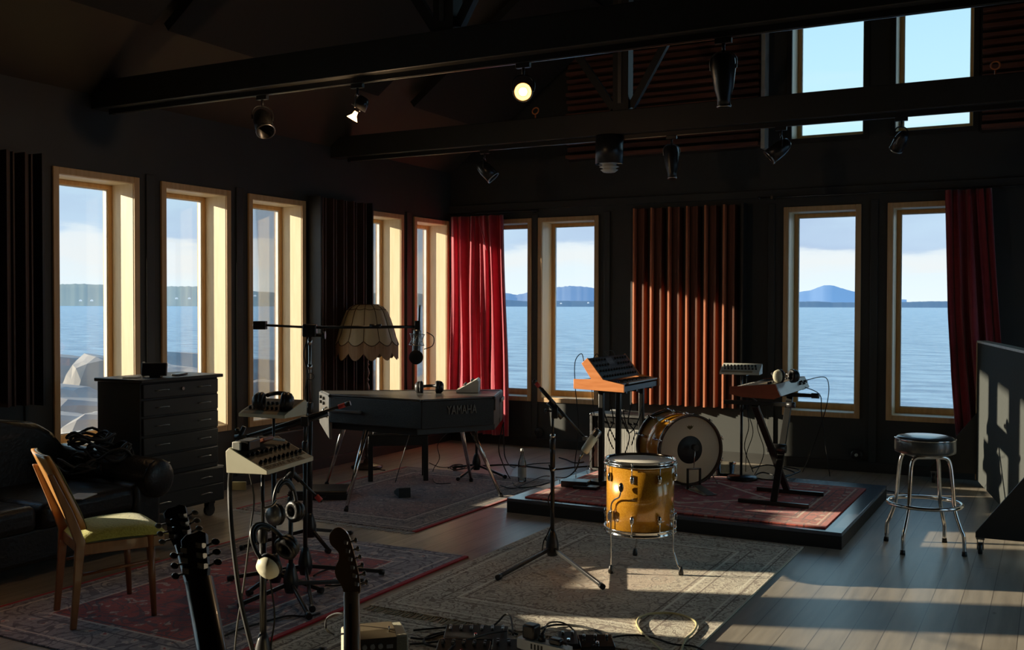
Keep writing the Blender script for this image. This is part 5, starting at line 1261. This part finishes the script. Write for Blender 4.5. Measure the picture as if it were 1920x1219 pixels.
B().lathe([(.026, Lm*.62), (.027, Lm*.63), (.027, Lm*.9), (.020, Lm), (0, Lm*1.02)], t0, 24, dd).done('grille', 'gmetal', r)
b = B(); uu, ww, _, _ = b.frame(t0, t1)
for z_ in (.03, .10):
    b.tube([t0+dd*z_+(uu*cos(k*pi/4)+ww*sin(k*pi/4))*.048 for k in range(8)], .003, n=6, closed=True)
for k in range(8):
    a = k*pi/4; b.cyl(t0+dd*.03+(uu*cos(a)+ww*sin(a))*.048, t0+dd*.10+(uu*cos(a+.6)+ww*sin(a+.6))*.028, .0018, n=5); b.cyl(t0+dd*.10+(uu*cos(a)+ww*sin(a))*.048, t0+dd*.04+(uu*cos(a+.6)+ww*sin(a+.6))*.028, .0018, n=5)
b.done('shock_mount', 'chrome', r)
pf = V(780, 670, De-.08); B().lathe([(0, 0), (.044, 0), (.046, .003), (.044, .006), (0, .006)], pf, 28, Fv).done('pop_filter', 'cable', r)
B().tube([V(800, 623, De), V(813, 632, De), V(811, 648, De), V(795, 655, De)], .0035, n=6).done('filter_gooseneck', 'red' if 0 else 'metalb', r)

# stands round the red rug
Dh = dep(Vector((-3.0, 3.35, .8)))
c = LB; r = thing('mixer_stand', 'black tripod stand holding the rear cream mixer', 'stand', c)
tripod(r, c+Vector((0, 0, .011)), [G(463, 1122)+Vector((0, 0, .011)), G(606, 1117)+Vector((0, 0, .011)), (c.x-.1, c.y+.42, .011)])
mp2 = T2(.15, .5); pole(r, (mp2.x, mp2.y, 0), .1, .975, .70)
B().ob((mp2.x, mp2.y, .972), (.05, .05, .006)).done('mount_plate', 'metalb', r)
c = G(492, 1262); m1c = T1(.16, .5); c = Vector((m1c.x-.01, m1c.y, .011))
r = thing('mixer_stand', 'black tripod stand holding the nearest cream mixer with headphones hooked on', 'stand', c)
tripod(r, c, [(c.x+.25, c.y-.38, .0), (c.x-.42, c.y-.12, .011), (c.x+.10, c.y+.30, .011)], hub=.065)
pole(r, c, .1, .89, .62, .015)
B().ob((m1c.x, m1c.y, .889), (.06, .06, .006)).done('mount_plate', 'metalb', r)
hk = Vector((c.x, c.y, .72)); B().tube([hk, hk+Rv*.04+Vector((0, 0, .01)), hk+Rv*.06+Vector((0, 0, .035))], .006, n=6).done('headphone_hook', 'steel', r)
c = G(570, 1095)+Vector((0, 0, .011)); Dd = dep(c+Vector((0, 0, .9))); J = V(572, 790, Dd); c = Vector((J.x, J.y, .011))
r = thing('microphone_stand', 'black boom stand whose red banded boom crosses the piano corner', 'microphone stand', c)
tripod(r, c, [G(586, 1153)+Vector((0, 0, .011)), (c.x-.40, c.y-.2, .011), (c.x+.3, c.y+.35, .011)])
pole(r, c, .1, J.z, .80, .0125)
B().ob(J, (.022, .02, .03), (0, 0, .5), .006).done('swivel', 'blackp', r)
a0, a1 = V(463, 818, Dd), V(654, 757, Dd); dd = (a1-a0).normalized()
B().cyl(a0, a1, .0085, n=12).done('boom_tube', 'metalb', r); B().cyl(a1-dd*.02, a1+dd*.01, .014).done('boom_end_cap', 'blackp', r)
B().cyl(a1-dd*.062, a1-dd*.022, .0135, n=12).done('red_tape_band', 'red', r); B().cyl(J-dd*.25, J+dd*.14, .013).done('boom_sleeve', 'blackp', r)
r = thing('dynamic_microphone', 'black dynamic microphone hanging at the left end of the red banded boom', 'microphone', V(450, 822, Dd))
q = V(447, 826, Dd); B().lathe([(0, 0), (.012, 0), (.014, .08), (.018, .10), (.026, .105), (.027, .13), (.018, .155), (0, .16)], V(458, 800, Dd), 18, V(443, 838, Dd)-V(458, 800, Dd)).done('body', 'blackp', r)
B().cyl(V(444, 803, Dd), V(447, 812, Dd), .012).cyl(V(440, 820, Dd), V(462, 819, Dd), .014).done('clip', 'metalb', r)
B().ob(V(450, 838, Dd), (.03, .02, .018), (0, 0, .3), .005).done('shock_clip', 'blackp', r)
c = G(543, 1130)+Vector((0, 0, .011)); Df = dep(c+Vector((0, 0, .7))); J = V(545, 885, Df); c = Vector((J.x, J.y, .011))
r = thing('microphone_stand', 'black boom stand with its boom folded down to a red banded tip', 'microphone stand', c)
tripod(r, c, [G(580, 1167)+Vector((0, 0, .011)), G(446, 1146)+Vector((0, 0, .011)), (c.x+.15, c.y+.45, .011)])
pole(r, c, .1, J.z, .55, .0125); B().ob(J, (.022, .02, .03), (0, 0, .5), .006).done('swivel', 'blackp', r)
B().tube([J, V(538, 892, Dh+.5), V(531, 901, Dh+.5)], .005, n=6).done('headphone_hook', 'metalb', r)
a0, a1 = V(520, 860, Df), V(604, 941, Df); dd = (a1-a0).normalized()
B().cyl(a0, a1, .0085, n=12).done('boom_tube', 'metalb', r); B().cyl(a1-dd*.045, a1-dd*.008, .0145, n=12).done('red_tape_band', 'red', r); B().cyl(a0, a0+dd*.17, .015).done('boom_sleeve', 'blackp', r)
c = Vector((-4.80, 8.24, .0)); r = thing('microphone_stand', 'short black tripod stand behind the right piano legs', 'microphone stand', c)
tripod(r, c, [(-4.74, 7.80, .011), (-4.42, 8.12, .011), (-5.15, 8.4, .0)]); pole(r, c, .1, .80, .5, .0125)
r = thing('mixer_stand', 'slim straight stand with round black base holding the small white mixer', 'stand', R3)
B().lathe([(0, 0), (.125, 0), (.13, .01), (.12, .03), (.03, .04), (0, .04)], R3, 32).done('round_base', 'blackp', r)
pt = T3(.17, .5); B().cyl((pt.x, pt.y, PZ+.02), (pt.x, pt.y, .76), .011).done('lower_tube', 'metalb', r); B().cyl((pt.x, pt.y, .75), (pt.x, pt.y, 1.015), .007).done('upper_tube', 'steel', r); B().cyl((pt.x, pt.y, .70), (pt.x, pt.y, .77), .015).done('clutch', 'blackp', r)
B().ob((pt.x, pt.y, 1.013), (.05, .04, .005)).done('mount_plate', 'metalb', r)
p = G(1378, 888, PZ); r = thing('plastic_tub', 'small clear plastic tub beside the round stand base on the stage', 'tub', (-2.55, 8.72, .111))
B().lathe([(0, 0), (.075, 0), (.09, .10), (.095, .10), (.097, .106)], (-2.55, 8.72, .112), 28).done('bowl', 'tub', r)

# --- headphones --------------------------------------------------------------
def headphones(lab, o, x, up, cup1='blackp', cup2=None, s_=1.0, spread=.075, twist=0):
    """o: centre between the cups, x: from cup to cup, up: towards the headband top"""
    o = Vector(o); r = thing('headphones', lab, 'headphones', o); m_ = basis(o, x, up)
    S = Matrix.Diagonal((s_, s_, s_, 1)); m_ = m_ @ S
    arc = [(spread*1.02*cos(t), .02+.13*sin(t), .0) for t in [pi*k/10 for k in range(11)]]
    B().tube([m_ @ Vector(a) for a in arc], .009*s_, n=8, sub=3).done('headband', 'blackp', r)
    arc2 = [(spread*.86*cos(t), .02+.105*sin(t)+.012, .0) for t in [pi*(.2+.6*k/8) for k in range(9)]]
    B().tube([m_ @ Vector(a) for a in arc2], lambda t: .012*s_, n=8, sub=2).done('head_pad', 'leather', r)
    for sx, cm_ in ((-1, cup1), (1, cup2 or cup1)):
        cpt = m_ @ Vector((sx*spread, -.01, 0)); ax = (m_.to_3x3() @ Vector((sx, 0, 0))).normalized()
        cu_ = B().lathe([(0, .034*s_), (.026*s_, .032*s_), (.044*s_, .020*s_), (.052*s_, .0), (.050*s_, -.006*s_), (0, -.006*s_)], cpt, 24, ax).done('ear_cup', cm_, r)
        B().lathe([(.026*s_, -.006*s_), (.052*s_, -.007*s_), (.053*s_, -.024*s_), (.044*s_, -.034*s_), (.026*s_, -.030*s_), (.024*s_, -.008*s_)], cpt, 24, ax).done('ear_pad', 'leather', cu_)
    return r
headphones('black headphones with one pale cup hanging on the nearest mixer stand', V(519, 1040, Dh-.05), Rv*.38+Vector((0, 0, .42))+Fv*.75, -Rv*.50+Vector((0, 0, 1))*.9, 'cream', 'blackp', 1.05, .07)
headphones('second pair of black headphones hanging behind the pale cupped pair', V(535, 958, Dh+.5), Rv*.65+Fv*.75, Vector((0, 0, 1))-Rv*.1, 'gmetal', 'blackp', 1.0, .065)
headphones('black headphones resting on the rear cream mixer below the window', V(513, 751, DB-.02), Rv, Fv+Vector((0, 0, .25)), 'blackp', 'blackp', .95, .085)
headphones('black headphones lying on the electric piano lid', Vector((-4.50, 6.96, .928)), Rv+Vector((0, 0, .02)), Fv+Vector((0, 0, .02)), 'blackp', 'blackp', 1.0, .085)
headphones('headphones with a white cup lying on the red brown keyboard', V(1473, 705, dep((-1.95, 7.75, 1.03))), Rv+Fv*.3, Fv+Vector((0, 0, .1)), 'cream', 'blackp', 1.0, .07)

# --- guitars --------------------------------------------------------------------
def outline(pts, n=6):
    P = [Vector((x, z, 0)) for x, z in pts]; k = len(P); Q = []
    for i in range(k):
        a, b_, c_, d_ = P[i-1], P[i], P[(i+1) % k], P[(i+2) % k]
        for j in range(n):
            t = j/n; q = .5*((2*b_)+(c_-a)*t+(2*a-5*b_+4*c_-d_)*t*t+(3*b_-a-3*c_+d_)*t**3); Q.append((q.x, q.y))
    return Q
def guitar(lab, top, foot, L_, face, head, bodym, neckm, nw=.044):
    """local x right (seen from the viewer), y up the neck, z toward the viewer"""
    top = Vector(top); foot = Vector(foot); up_ = (top-foot).normalized()
    zz = Vector(face); xx = up_.cross(zz).normalized(); m_ = basis(foot, xx, up_)
    r = thing('guitar', lab, 'guitar', foot)
    body = outline([(0, 0), (.13, .01), (.165, .10), (.125, .20), (.115, .26), (.15, .34), (.10, .40), (.03, .37), (-.03, .37), (-.10, .40), (-.15, .34), (-.115, .26), (-.125, .20), (-.165, .10), (-.13, .01)], 4)
    B().prism(body, -.022, .022, m_, .006).done('body', bodym, r)
    nk0, nk1 = .37, L_-(.19 if neckm == 'maple' else .115)
    b = B(); K = 12
    rows = []
    for yy, w_ in ((nk0, nw*1.22), (nk1, nw)):
        rows.append([Vector((w_/2*cos(pi*i/K), yy, .004+.021*sin(pi*i/K))) for i in range(K+1)]+[Vector((-w_/2, yy, -.004)), Vector((w_/2, yy, -.004))])
    k = len(rows[0]); vs = [m_ @ p_ for q in rows for p_ in q]; b.add(vs, [(i, (i+1) % k, k+(i+1) % k, k+i) for i in range(k)]+[tuple(range(k)), tuple(range(2*k-1, k-1, -1))], True)
    nk = b.done('neck', neckm, r)
    B().box((-nw*.5, nk0, -.009), (nw*.5, nk1, -.004), 0, m_).done('fingerboard', 'ebony' if neckm != 'maple' else 'dwood', nk)
    if neckm == 'maple':
        b = B(); b.box((-.0035, nk0, .020), (.0035, nk1-.03, .0262), 0, m_); b.done('skunk_stripe', 'skunk', nk)
        hs = outline([(-.020, 0), (.020, -.005), (.026, .012), (.020, .06), (.005, .125), (-.008, .165), (-.030, .184), (-.052, .178), (-.062, .155), (-.054, .132), (-.036, .118), (-.032, .10), (-.044, .072), (-.045, .05), (-.034, .03), (-.024, .018)], 4)
        mh = m_ @ Matrix.Translation((0, nk1-.002, .002)); h_ = B().prism(hs, -.007, .007, mh, .002).done('headstock', neckm, r)
        for i in range(6):
            t = i/5; q = Vector((.020-.030*t, .022+.118*t, .0)); d_ = Vector((.94, .25, 0))
            b = B(); b.cyl(mh @ (q+Vector((0, 0, .004))), mh @ (q+d_*.02+Vector((0, 0, .004))), .003, n=6); b.ob(mh @ (q+d_*.010-Vector((.012, 0, 0))+Vector((0, 0, .009))), (.006, .003, .006), (0, 0, 0)); 
            b.sph(mh @ (q+d_*.025+Vector((0, 0, .004))), .0075, 8, (1.0, .6, 1.1)); b.done('tuning_peg', 'chrome', h_)
    else:
        hs = [(-.024, 0), (.024, 0), (.027, .02), (.030, .105), (.016, .116), (0, .110), (-.016, .116), (-.030, .105), (-.027, .02)]
        mh = m_ @ Matrix.Translation((0, nk1-.002, .002)) @ Matrix.Rotation(-.22, 4, 'X'); h_ = B().prism(hs, -.008, .008, mh, .002).done('headstock', neckm, r)
        for sx in (-1, 1):
            for i in range(3):
                q = Vector((sx*.028, .026+.025*i, -.0))
                b = B(); b.cyl(mh @ q, mh @ (q+Vector((sx*.018, 0, .004))), .0028, n=6); b.ob(mh @ (q+Vector((-sx*.010, 0, .012))), (.010, .006, .006), (0, 0, 0)); pg = b.done('tuning_peg', 'chrome', h_)
                B().sph(mh @ (q+Vector((sx*.022, 0, .004))), .0095, 10, (1.25, .75, .8)).done('peg_button', head, pg)
    return r
bk = -Fv; bk.z = 0; bk.normalize()
tp = V(658, 980, 2.92); guitar('maple necked electric guitar seen from behind standing before the small amplifier', tp, (V(668, 1219, 2.84).x+.008, V(668, 1219, 2.84).y-.02, .002), tp.z, bk, 'chrome', 'dwood', 'maple', .0435)
tp = V(355, 993, 2.30); q = V(397, 1219, 2.20); dn = (q-tp).normalized(); ft = tp+dn*(tp.z-.004)/(-dn.z)
guitar('black necked guitar with chrome tuning pegs nearest the viewer', tp, (ft.x, ft.y, .002), (tp-ft).length, bk, 'blackg', 'blackg', 'ebony', .060)
tp = V(322, 944, 2.75); q = V(372, 1120, 2.66); dn = (q-tp).normalized(); ft = tp+dn*(tp.z-.004)/(-dn.z)
guitar('dark guitar with cream tuning pegs behind the chrome pegged one', tp, (ft.x, ft.y, .002), (tp-ft).length, (bk+Vector((.3, 0, 0))).normalized(), 'pearl', 'dwood', 'ebony', .046)

# --- small amp, pedals, power strip ------------------------------------------------
za = .34; A0, A1, A2 = G(624, 1184, za), G(648, 1200, za), G(766, 1190, za)
wv = (A2-A1); dv = Vector((-wv.y, wv.x, 0)).normalized()*.17; Wa = wv.length
r = thing('practice_amplifier', 'small cream practice amplifier behind the maple guitar neck', 'amplifier', (A1+A2+dv)/2-Vector((0, 0, za)))
ma_ = basis(Vector((A1.x, A1.y, .011)), wv, dv); H_ = za-.011
B().box((0, 0, 0), (Wa, .17, H_), .008, ma_).done('cabinet', 'tolexc', r)
B().box((.02, -.004, .02), (Wa-.02, .0, H_-.085), .002, ma_).done('grille_cloth', 'olive', r)
B().prism([(.0, H_-.060), (.0, H_-.004), (.05, H_+.014), (.14, H_+.014), (.14, H_-.02)], .02, Wa-.045, ma_ @ Matrix(((0, 0, 1, 0), (1, 0, 0, -.004), (0, 1, 0, 0), (0, 0, 0, 1))), .002).done('control_panel', 'khaki', r)
for k in range(4): B().cyl(ma_ @ Vector((.04+k*.030, -.004, H_-.032)), ma_ @ Vector((.04+k*.030, -.016, H_-.032)), .0095, n=12).done('knob', 'cream2', r)
B().cyl(ma_ @ Vector((Wa-.07, .03, H_+.008)), ma_ @ Vector((Wa-.07, .03, H_+.03)), .003, n=6).done('toggle_switch', 'chrome', r)
B().box((Wa-.085, -.006, H_-.045), (Wa-.06, -.003, H_-.03), .001, ma_).done('badge', 'paper', r)
B().tube([ma_ @ Vector((.01, .05, H_)), ma_ @ Vector((.015, .06, H_+.015)), ma_ @ Vector((.015, .13, H_+.015)), ma_ @ Vector((.01, .14, H_))], .006, n=6).done('handle', 'blackp', r)
def stomp(lab, c, rz, wx, wy, h, cm, nk=3, km='steel', name='effects_pedal'):
    r = thing(name, lab, 'pedal', c); mm_ = Matrix.Translation(Vector(c)) @ Matrix.Rotation(rz, 4, 'Z')
    B().prism([(-wy/2, 0), (wy/2, 0), (wy/2, h), (-wy/2, h*.65)], -wx/2, wx/2, mm_ @ Matrix(((0, 0, 1, 0), (1, 0, 0, 0), (0, 1, 0, 0), (0, 0, 0, 1))), .003).done('housing', cm, r)
    for k in range(nk):
        for row in ((.25,) if nk < 5 else (.1, .32)):
            p_ = Vector((-wx/2+(k+.5)*wx/nk, wy*row, h*.9)); B().cyl(mm_ @ p_, mm_ @ (p_+Vector((0, 0, .016))), .007, n=8).done('knob', km, r)
    B().cyl(mm_ @ Vector((0, -wy*.28, h*.7)), mm_ @ Vector((0, -wy*.28, h*.7+.014)), .008, n=10).done('footswitch', 'chrome', r)
    return r
stomp('long black pedal with a row of small silver knobs left of the power strip', G(893, 1203)+Vector((0, 0, .0)), .45, .30, .14, .055, 'blackp', 6)
stomp('dark multi knob pedal at the bottom edge left of the white power strip', G(868, 1238)+Vector((0, 0, 0)), .4, .24, .14, .07, 'metalb', 5, 'blackp')
stomp('small black pedal beside the red plugs', G(1065, 1212)+Vector((0, 0, 0)), .5, .09, .13, .05, 'blackp', 2)
stomp('glossy black pedal right of the red plugs', G(1118, 1216)+Vector((0, 0, 0)), .55, .16, .13, .045, 'blackg', 3)
stomp('large black pedal unit under the power strip', G(985, 1232)+Vector((0, 0, 0)), .5, .30, .14, .06, 'blackp', 6, 'blackp')
pc = V(1020, 1196, dep(G(1020, 1228))); rz = math.atan2(G(1078, 1222).y-G(962, 1192).y, G(1078, 1222).x-G(962, 1192).x)
pc = Vector(G(1020, 1212, .10)); pc.z = .075
r = thing('power_strip', 'white multi socket power strip carrying black adapters in the foreground', 'power strip', pc)
mm_ = Matrix.Translation(pc) @ Matrix.Rotation(-.15, 4, 'Z')
B().prism(outline([(-.13, -.02), (-.10, -.032), (.11, -.028), (.13, -.02), (.13, .02), (.11, .028), (-.10, .032), (-.13, .02)], 3), 0, .045, mm_, .004).done('housing', 'socket', r)
for k in range(4): B().cyl(mm_ @ Vector((-.075+k*.052, 0, .044)), mm_ @ Vector((-.075+k*.052, 0, .047)), .019, n=18).done('socket', 'cream2', r)
for k in range(4): B().box((-.05+k*.018, -.0325, .012), (-.04+k*.018, -.029, .036), 0, mm_).done('vent_slot', 'black', r)
r = thing('power_adapter', 'bulky black power adapter plugged into the white power strip', 'adapter', mm_ @ Vector((-.065, 0, .047)))
B().box((-.100, -.03, .047), (-.035, .03, .112), .010, mm_).done('housing', 'blackp', r); B().box((-.09, .03, .06), (-.06, .035, .09), .002, mm_).done('rating_plate', 'metalb', r)
r = thing('power_plug', 'small black plug beside the bulky adapter on the power strip', 'plug', mm_ @ Vector((-.01, 0, .047)))
B().cyl(mm_ @ Vector((-.012, 0, .047)), mm_ @ Vector((-.012, 0, .075)), .018, .013, 14).done('housing', 'blackp', r); B().cyl(mm_ @ Vector((-.012, .0, .075)), mm_ @ Vector((-.012, .02, .088)), .006, n=8).done('strain_relief', 'blackp', r)
r = thing('power_plug', 'flat black plug at the right end of the power strip', 'plug', mm_ @ Vector((.07, 0, .047)))
B().box((.035, -.02, .047), (.095, .02, .075), .008, mm_).done('housing', 'blackp', r); B().cyl(mm_ @ Vector((.09, 0, .06)), mm_ @ Vector((.12, 0, .058)), .006, n=8).done('strain_relief', 'blackp', r)
for i, (px_, py_) in enumerate(((1036, 1214), (1048, 1215), (1058, 1217))):
    p_ = G(px_, py_+8, .055); r = thing('jack_plug', ('red jack plug nearest the power strip', 'middle of three red jack plugs', 'red jack plug farthest from the power strip')[i], 'plug', (p_.x, p_.y, .052))
    B().cyl((p_.x, p_.y, .048), (p_.x-.01, p_.y+.01, .085), .009, .007, 10).done('sleeve', 'red', r)

# --- wall sockets
for (px_, py_, lab) in ((1606, 853, 'round black wall socket with white plug right of the keyboard stand'), (1010, 811, 'round black wall socket below the corner windows')):
    d = ray(px_, py_); t = (YB-.02)/d.y; p_ = Vector((0, 0, CAMH))+d*t
    r = thing('wall_socket', lab, 'socket', p_); B().lathe([(0, 0), (.055, 0), (.055, .025), (.045, .032), (0, .032)], p_+Vector((0, .02, 0)), 24, (0, -1, 0)).done('cover', 'blackp', r)
    B().lathe([(.0, .030), (.016, .030), (.016, .040), (0, .040)] , p_+Vector((0, .02, 0)), 18, (0, -1, 0)).done('plug', 'socket' if px_ > 1100 else 'blackp', r)

# --- cables ---------------------------------------------------------------------------
def cable(lab, pts, rr=.0045, m='cable', name='cable'):
    o = B().tube(pts, rr, n=6, sub=5).done(name, m); tag(o, lab, 'cable'); return o
def gz(pts, z=.012, rr=.006): return [G(x, y, z+rr) for x, y in pts]
cable('yellow straw coloured cable looped on the pale rug', gz([(1248, 1225), (1225, 1205), (1203, 1185), (1194, 1168), (1202, 1156), (1225, 1150), (1262, 1150), (1292, 1158), (1306, 1170), (1300, 1185), (1285, 1200), (1276, 1225)]), .006, 'cabley')
cable('black cable running left from the power strip to the small amplifier', [G(970, 1190, .02), G(940, 1178, .02), G(880, 1174, .018), G(820, 1178, .018), G(775, 1182, .018)], .005)
cable('black cable arching above the rug left of the power strip', [G(912, 1186, .02), G(935, 1165, .05), V(948, 1152, dep(G(948, 1178))), V(958, 1158, dep(G(958, 1185))), G(962, 1190, .06)], .005)
cable('black cable looping from the power plug to the right', [mm_ @ Vector((-.012, .02, .09)), G(1030, 1168, .07), G(1055, 1168, .04), G(1078, 1185, .02), G(1075, 1204, .03)], .0045)
cable('brown black cable in a wide curve behind the power strip', [G(1010, 1180, .03), G(1040, 1172, .02), G(1085, 1174, .018), G(1125, 1186, .018), G(1128, 1204, .02), G(1110, 1212, .03)], .0055, 'cable')
cable('thin black cable trailing right across the rug under the yellow cable', gz([(1130, 1206), (1150, 1195), (1190, 1191), (1225, 1196), (1262, 1208), (1300, 1212), (1330, 1225)]), .0045)
cable('grey cable crossing in front of the dark pedals', gz([(838, 1222), (860, 1204), (890, 1196), (918, 1188), (950, 1183)], .055), .0045, 'cableg')
cable('tangle of black cable left of the dark pedals', gz([(770, 1196), (800, 1198), (838, 1188), (862, 1200), (835, 1214), (795, 1206), (806, 1192), (850, 1184), (890, 1188)]), .0055)
cable('second black cable beside the small amplifier', gz([(768, 1208), (815, 1204), (850, 1196), (872, 1184), (905, 1180)]), .005)
cable('black cable looping behind the small amplifier', [G(626, 1190, .1), V(612, 1180, 3.9), V(613, 1160, 3.95), V(632, 1150, 3.9), V(652, 1154, 3.8)], .004)
cable('thick black cable hanging from the nearest mixer to the rug', [T1(.02, .9, -.02), V(431, 905, Dh), V(432, 960, Dh-.05), V(438, 1030, Dh-.05), V(450, 1120, Dh-.08), V(466, 1190, Dh-.1), V(480, 1240, Dh-.1), G(500, 1290, .02)], .010)
o = B().ob(V(448, 911, Dh+.01), (.032, .004, .018), (0, 0, YAW), .002).done('tape_flag', 'tape'); tag(o, 'cream tape flag stuck round the thick hanging cable', 'tape')
cable('thin grey cable hanging beside the nearest mixer stand', [T1(.10, .8, -.03), V(476, 930, Dh+.02), V(470, 990, Dh), V(458, 1090, Dh), V(444, 1180, Dh), V(440, 1250, Dh), G(450, 1285, .02)], .004, 'cableg')
cable('black cable falling from the pale cupped headphones to the rug', [V(503, 1076, Dh-.05), V(510, 1110, Dh), V(515, 1160, Dh), V(508, 1215, Dh), G(515, 1262, .02)], .004)
cable('thin cable twisting down the overhead stand pole', [J+Vector((0, 0, .5)) if 0 else V(575, 640, De-.02), V(570, 665, De-.02), V(576, 700, De-.02), V(572, 740, De-.02), V(577, 800, De-.02), V(572, 870, De-.02), V(576, 960, De-.02), G(572, 1042, .03)], .004, 'cableg')
cable('small ring of spare cable on the overhead stand pole', [V(582+7*cos(t*pi/4), 706+6*sin(t*pi/4), De-.025) for t in range(9)], .003, 'cableg')
cable('black cable curled on the red rug between the stands', gz([(588, 1080), (600, 1073), (625, 1066), (650, 1072), (660, 1084), (640, 1097), (610, 1098)]), .005)
cable('black cable snaking along the red rug to the left', gz([(415, 1195), (450, 1180), (500, 1165), (540, 1155), (575, 1156), (600, 1150)]), .005)
cable('black cable from the centre stand microphone to the floor', [a1c, V(1080, 880, Dc), V(1062, 895, Dc+.4), G(1045, 895, .02), G(1020, 893, .02), G(990, 905, .02), G(962, 916, .02), G(938, 910, .02)], .0045)
cable('black cable wound down the centre stand pole', [(-2.735, 5.58, .62), (-2.70, 5.57, .5), (-2.74, 5.58, .40), (-2.70, 5.57, .3), (-2.735, 5.57, .2), (-2.79, 5.62, .13), (-2.86, 5.75, .02), (-2.9, 5.95, .02)], .004)
cable('black cable drooping from the synthesizer past the window', [(-3.42, 7.62, 1.14), V(1090, 663, 8.4), V(1078, 680, 8.4), V(1079, 730, 8.4), V(1085, 800, 8.4), V(1078, 870, 8.4), G(1080, 885, PZ)], .004)
cable('second thin cable behind the synthesizer', [(-3.40, 7.9, 1.15), V(1118, 664, 8.6), V(1108, 690, 8.6), V(1112, 760, 8.6), V(1118, 830, 8.6), G(1100, 880, PZ)], .0035)
cable('black cable hoop on top of the synthesizer panel', [(-3.36, 8.0, 1.16), (-3.38, 7.97, 1.20), (-3.37, 8.1, 1.21), (-3.36, 8.16, 1.16)], .0035, 'cableg')
for i, pts in enumerate(([(1145, 760), (1150, 790), (1140, 815), (1150, 842)], [(1165, 750), (1172, 790), (1180, 820), (1172, 850)], [(1185, 755), (1178, 790), (1190, 810), (1184, 835)], [(1205, 760), (1196, 790), (1180, 812), (1168, 790), (1160, 770)], [(1130, 765), (1142, 800), (1155, 830), (1162, 860)])):
    cable(('black cable dangling left inside the column stand', 'black cable dangling at the middle column', 'short cable drooping at the right column', 'cable looped between middle and right columns', 'cable crossing behind the left column')[i], [V(x, y, 8.62+.02*i) for x, y in pts], .005, 'cableg' if i % 2 else 'cable')
cable('black cable arching out of the keyboard rear panel', [(-1.80, 8.40, .99), V(1545, 707, 8.2), V(1554, 725, 8.2), V(1550, 760, 8.2), V(1538, 800, 8.4), V(1520, 850, 8.6), G(1505, 885, .02)], .004)
cable('second cable dropping from the keyboard rear panel', [(-1.79, 8.36, .94), V(1537, 740, 8.15), V(1540, 770, 8.2), V(1544, 810, 8.4), V(1550, 850, 8.8), G(1556, 893, .02)], .004)
cable('black cable hanging beside the slim mixer stand', [T3(.2, .9, -.04), V(1400, 760, D3), V(1404, 800, D3), V(1396, 840, D3), G(1412, 885, PZ)], .004)
cable('thin cable bowing under the keyboard', [(-2.1, 7.8, .9), V(1425, 760, 8.2), V(1420, 800, 8.3), V(1432, 840, 8.4), V(1428, 865, 8.5), G(1415, 890, PZ)], .0035)
cable('cable hanging from the left edge of the keyboard', [(-2.15, 8.0, .92), V(1402, 770, 8.5), V(1412, 810, 8.5), V(1400, 850, 8.5), G(1398, 884, PZ)], .0035)
cable('heap of black cables on the stage behind the X stand', [G(x, y, PZ+.012+.01*(i % 3)) for i, (x, y) in enumerate([(1410, 878), (1440, 872), (1475, 880), (1490, 888), (1460, 893), (1430, 886), (1415, 895), (1450, 900), (1480, 892), (1500, 882), (1470, 875)])], .006)
cable('black cable wandering on the floor behind the platform right corner', [(-2.05, 9.2, .012), (-1.95, 9.02, .012), (-1.82, 9.12, .012), (-1.74, 8.98, .012), (-1.6, 9.06, .012), (-1.45, 9.0, .012), (-1.25, 9.05, .012)], .005)
cable('second black cable crossing the floor below the wall socket', [(-2.2, 9.35, .012), (-1.9, 9.3, .012), (-1.75, 9.15, .012), (-1.65, 9.28, .012), (-1.35, 9.2, .012), (-1.1, 9.1, .012), (-1.0, 9.12, .012)], .005)
cable('thick black cable on the floor from piano to platform', gz([(1130, 873), (1080, 876), (1040, 880), (1000, 876), (960, 872), (930, 872), (900, 874)], 0), .008)
cable('black cable looping under the piano right end', [(-4.0, 7.3, .62), V(935, 840, 8.5), V(943, 870, 8.6), G(955, 895, .02), G(968, 912, .02), G(990, 914, .02), G(1030, 906, .02)], .005)
cable('second cable dropping under the piano right end', [(-4.05, 7.4, .62), V(945, 835, 8.8), V(948, 860, 8.8), G(962, 876, .012), G(1000, 870, .012), G(1040, 868, .012)], .005)
cable('coiled thin cable on the floor behind the piano legs', gz([(840, 878), (850, 872), (865, 871), (872, 876), (862, 880), (848, 880), (844, 875), (858, 873), (868, 878), (850, 882)], .0), .005)
cable('black cable crossing the floor from bench to piano stand', gz([(805, 868), (825, 876), (850, 876), (880, 878), (915, 874)], .0), .004)
cable('thin cable hanging below the piano centre', [(-4.3, 7.1, .62), V(822, 830, 8.6), V(824, 860, 8.6), G(812, 882, .02), G(815, 905, .02), G(845, 906, .02)], .0035)
cable('black cable on the rug left of the piano pedal', gz([(612, 915), (640, 912), (668, 916), (640, 926), (600, 922), (575, 935)], .0), .005)
cable('short cable end on the floor left of the bench', gz([(690, 865), (705, 872), (712, 880), (722, 882)], .0), .005)
cable('black cable leading to the wall behind the centre stand', gz([(1048, 858), (1062, 862), (1078, 868), (1095, 866)], .0), .006)
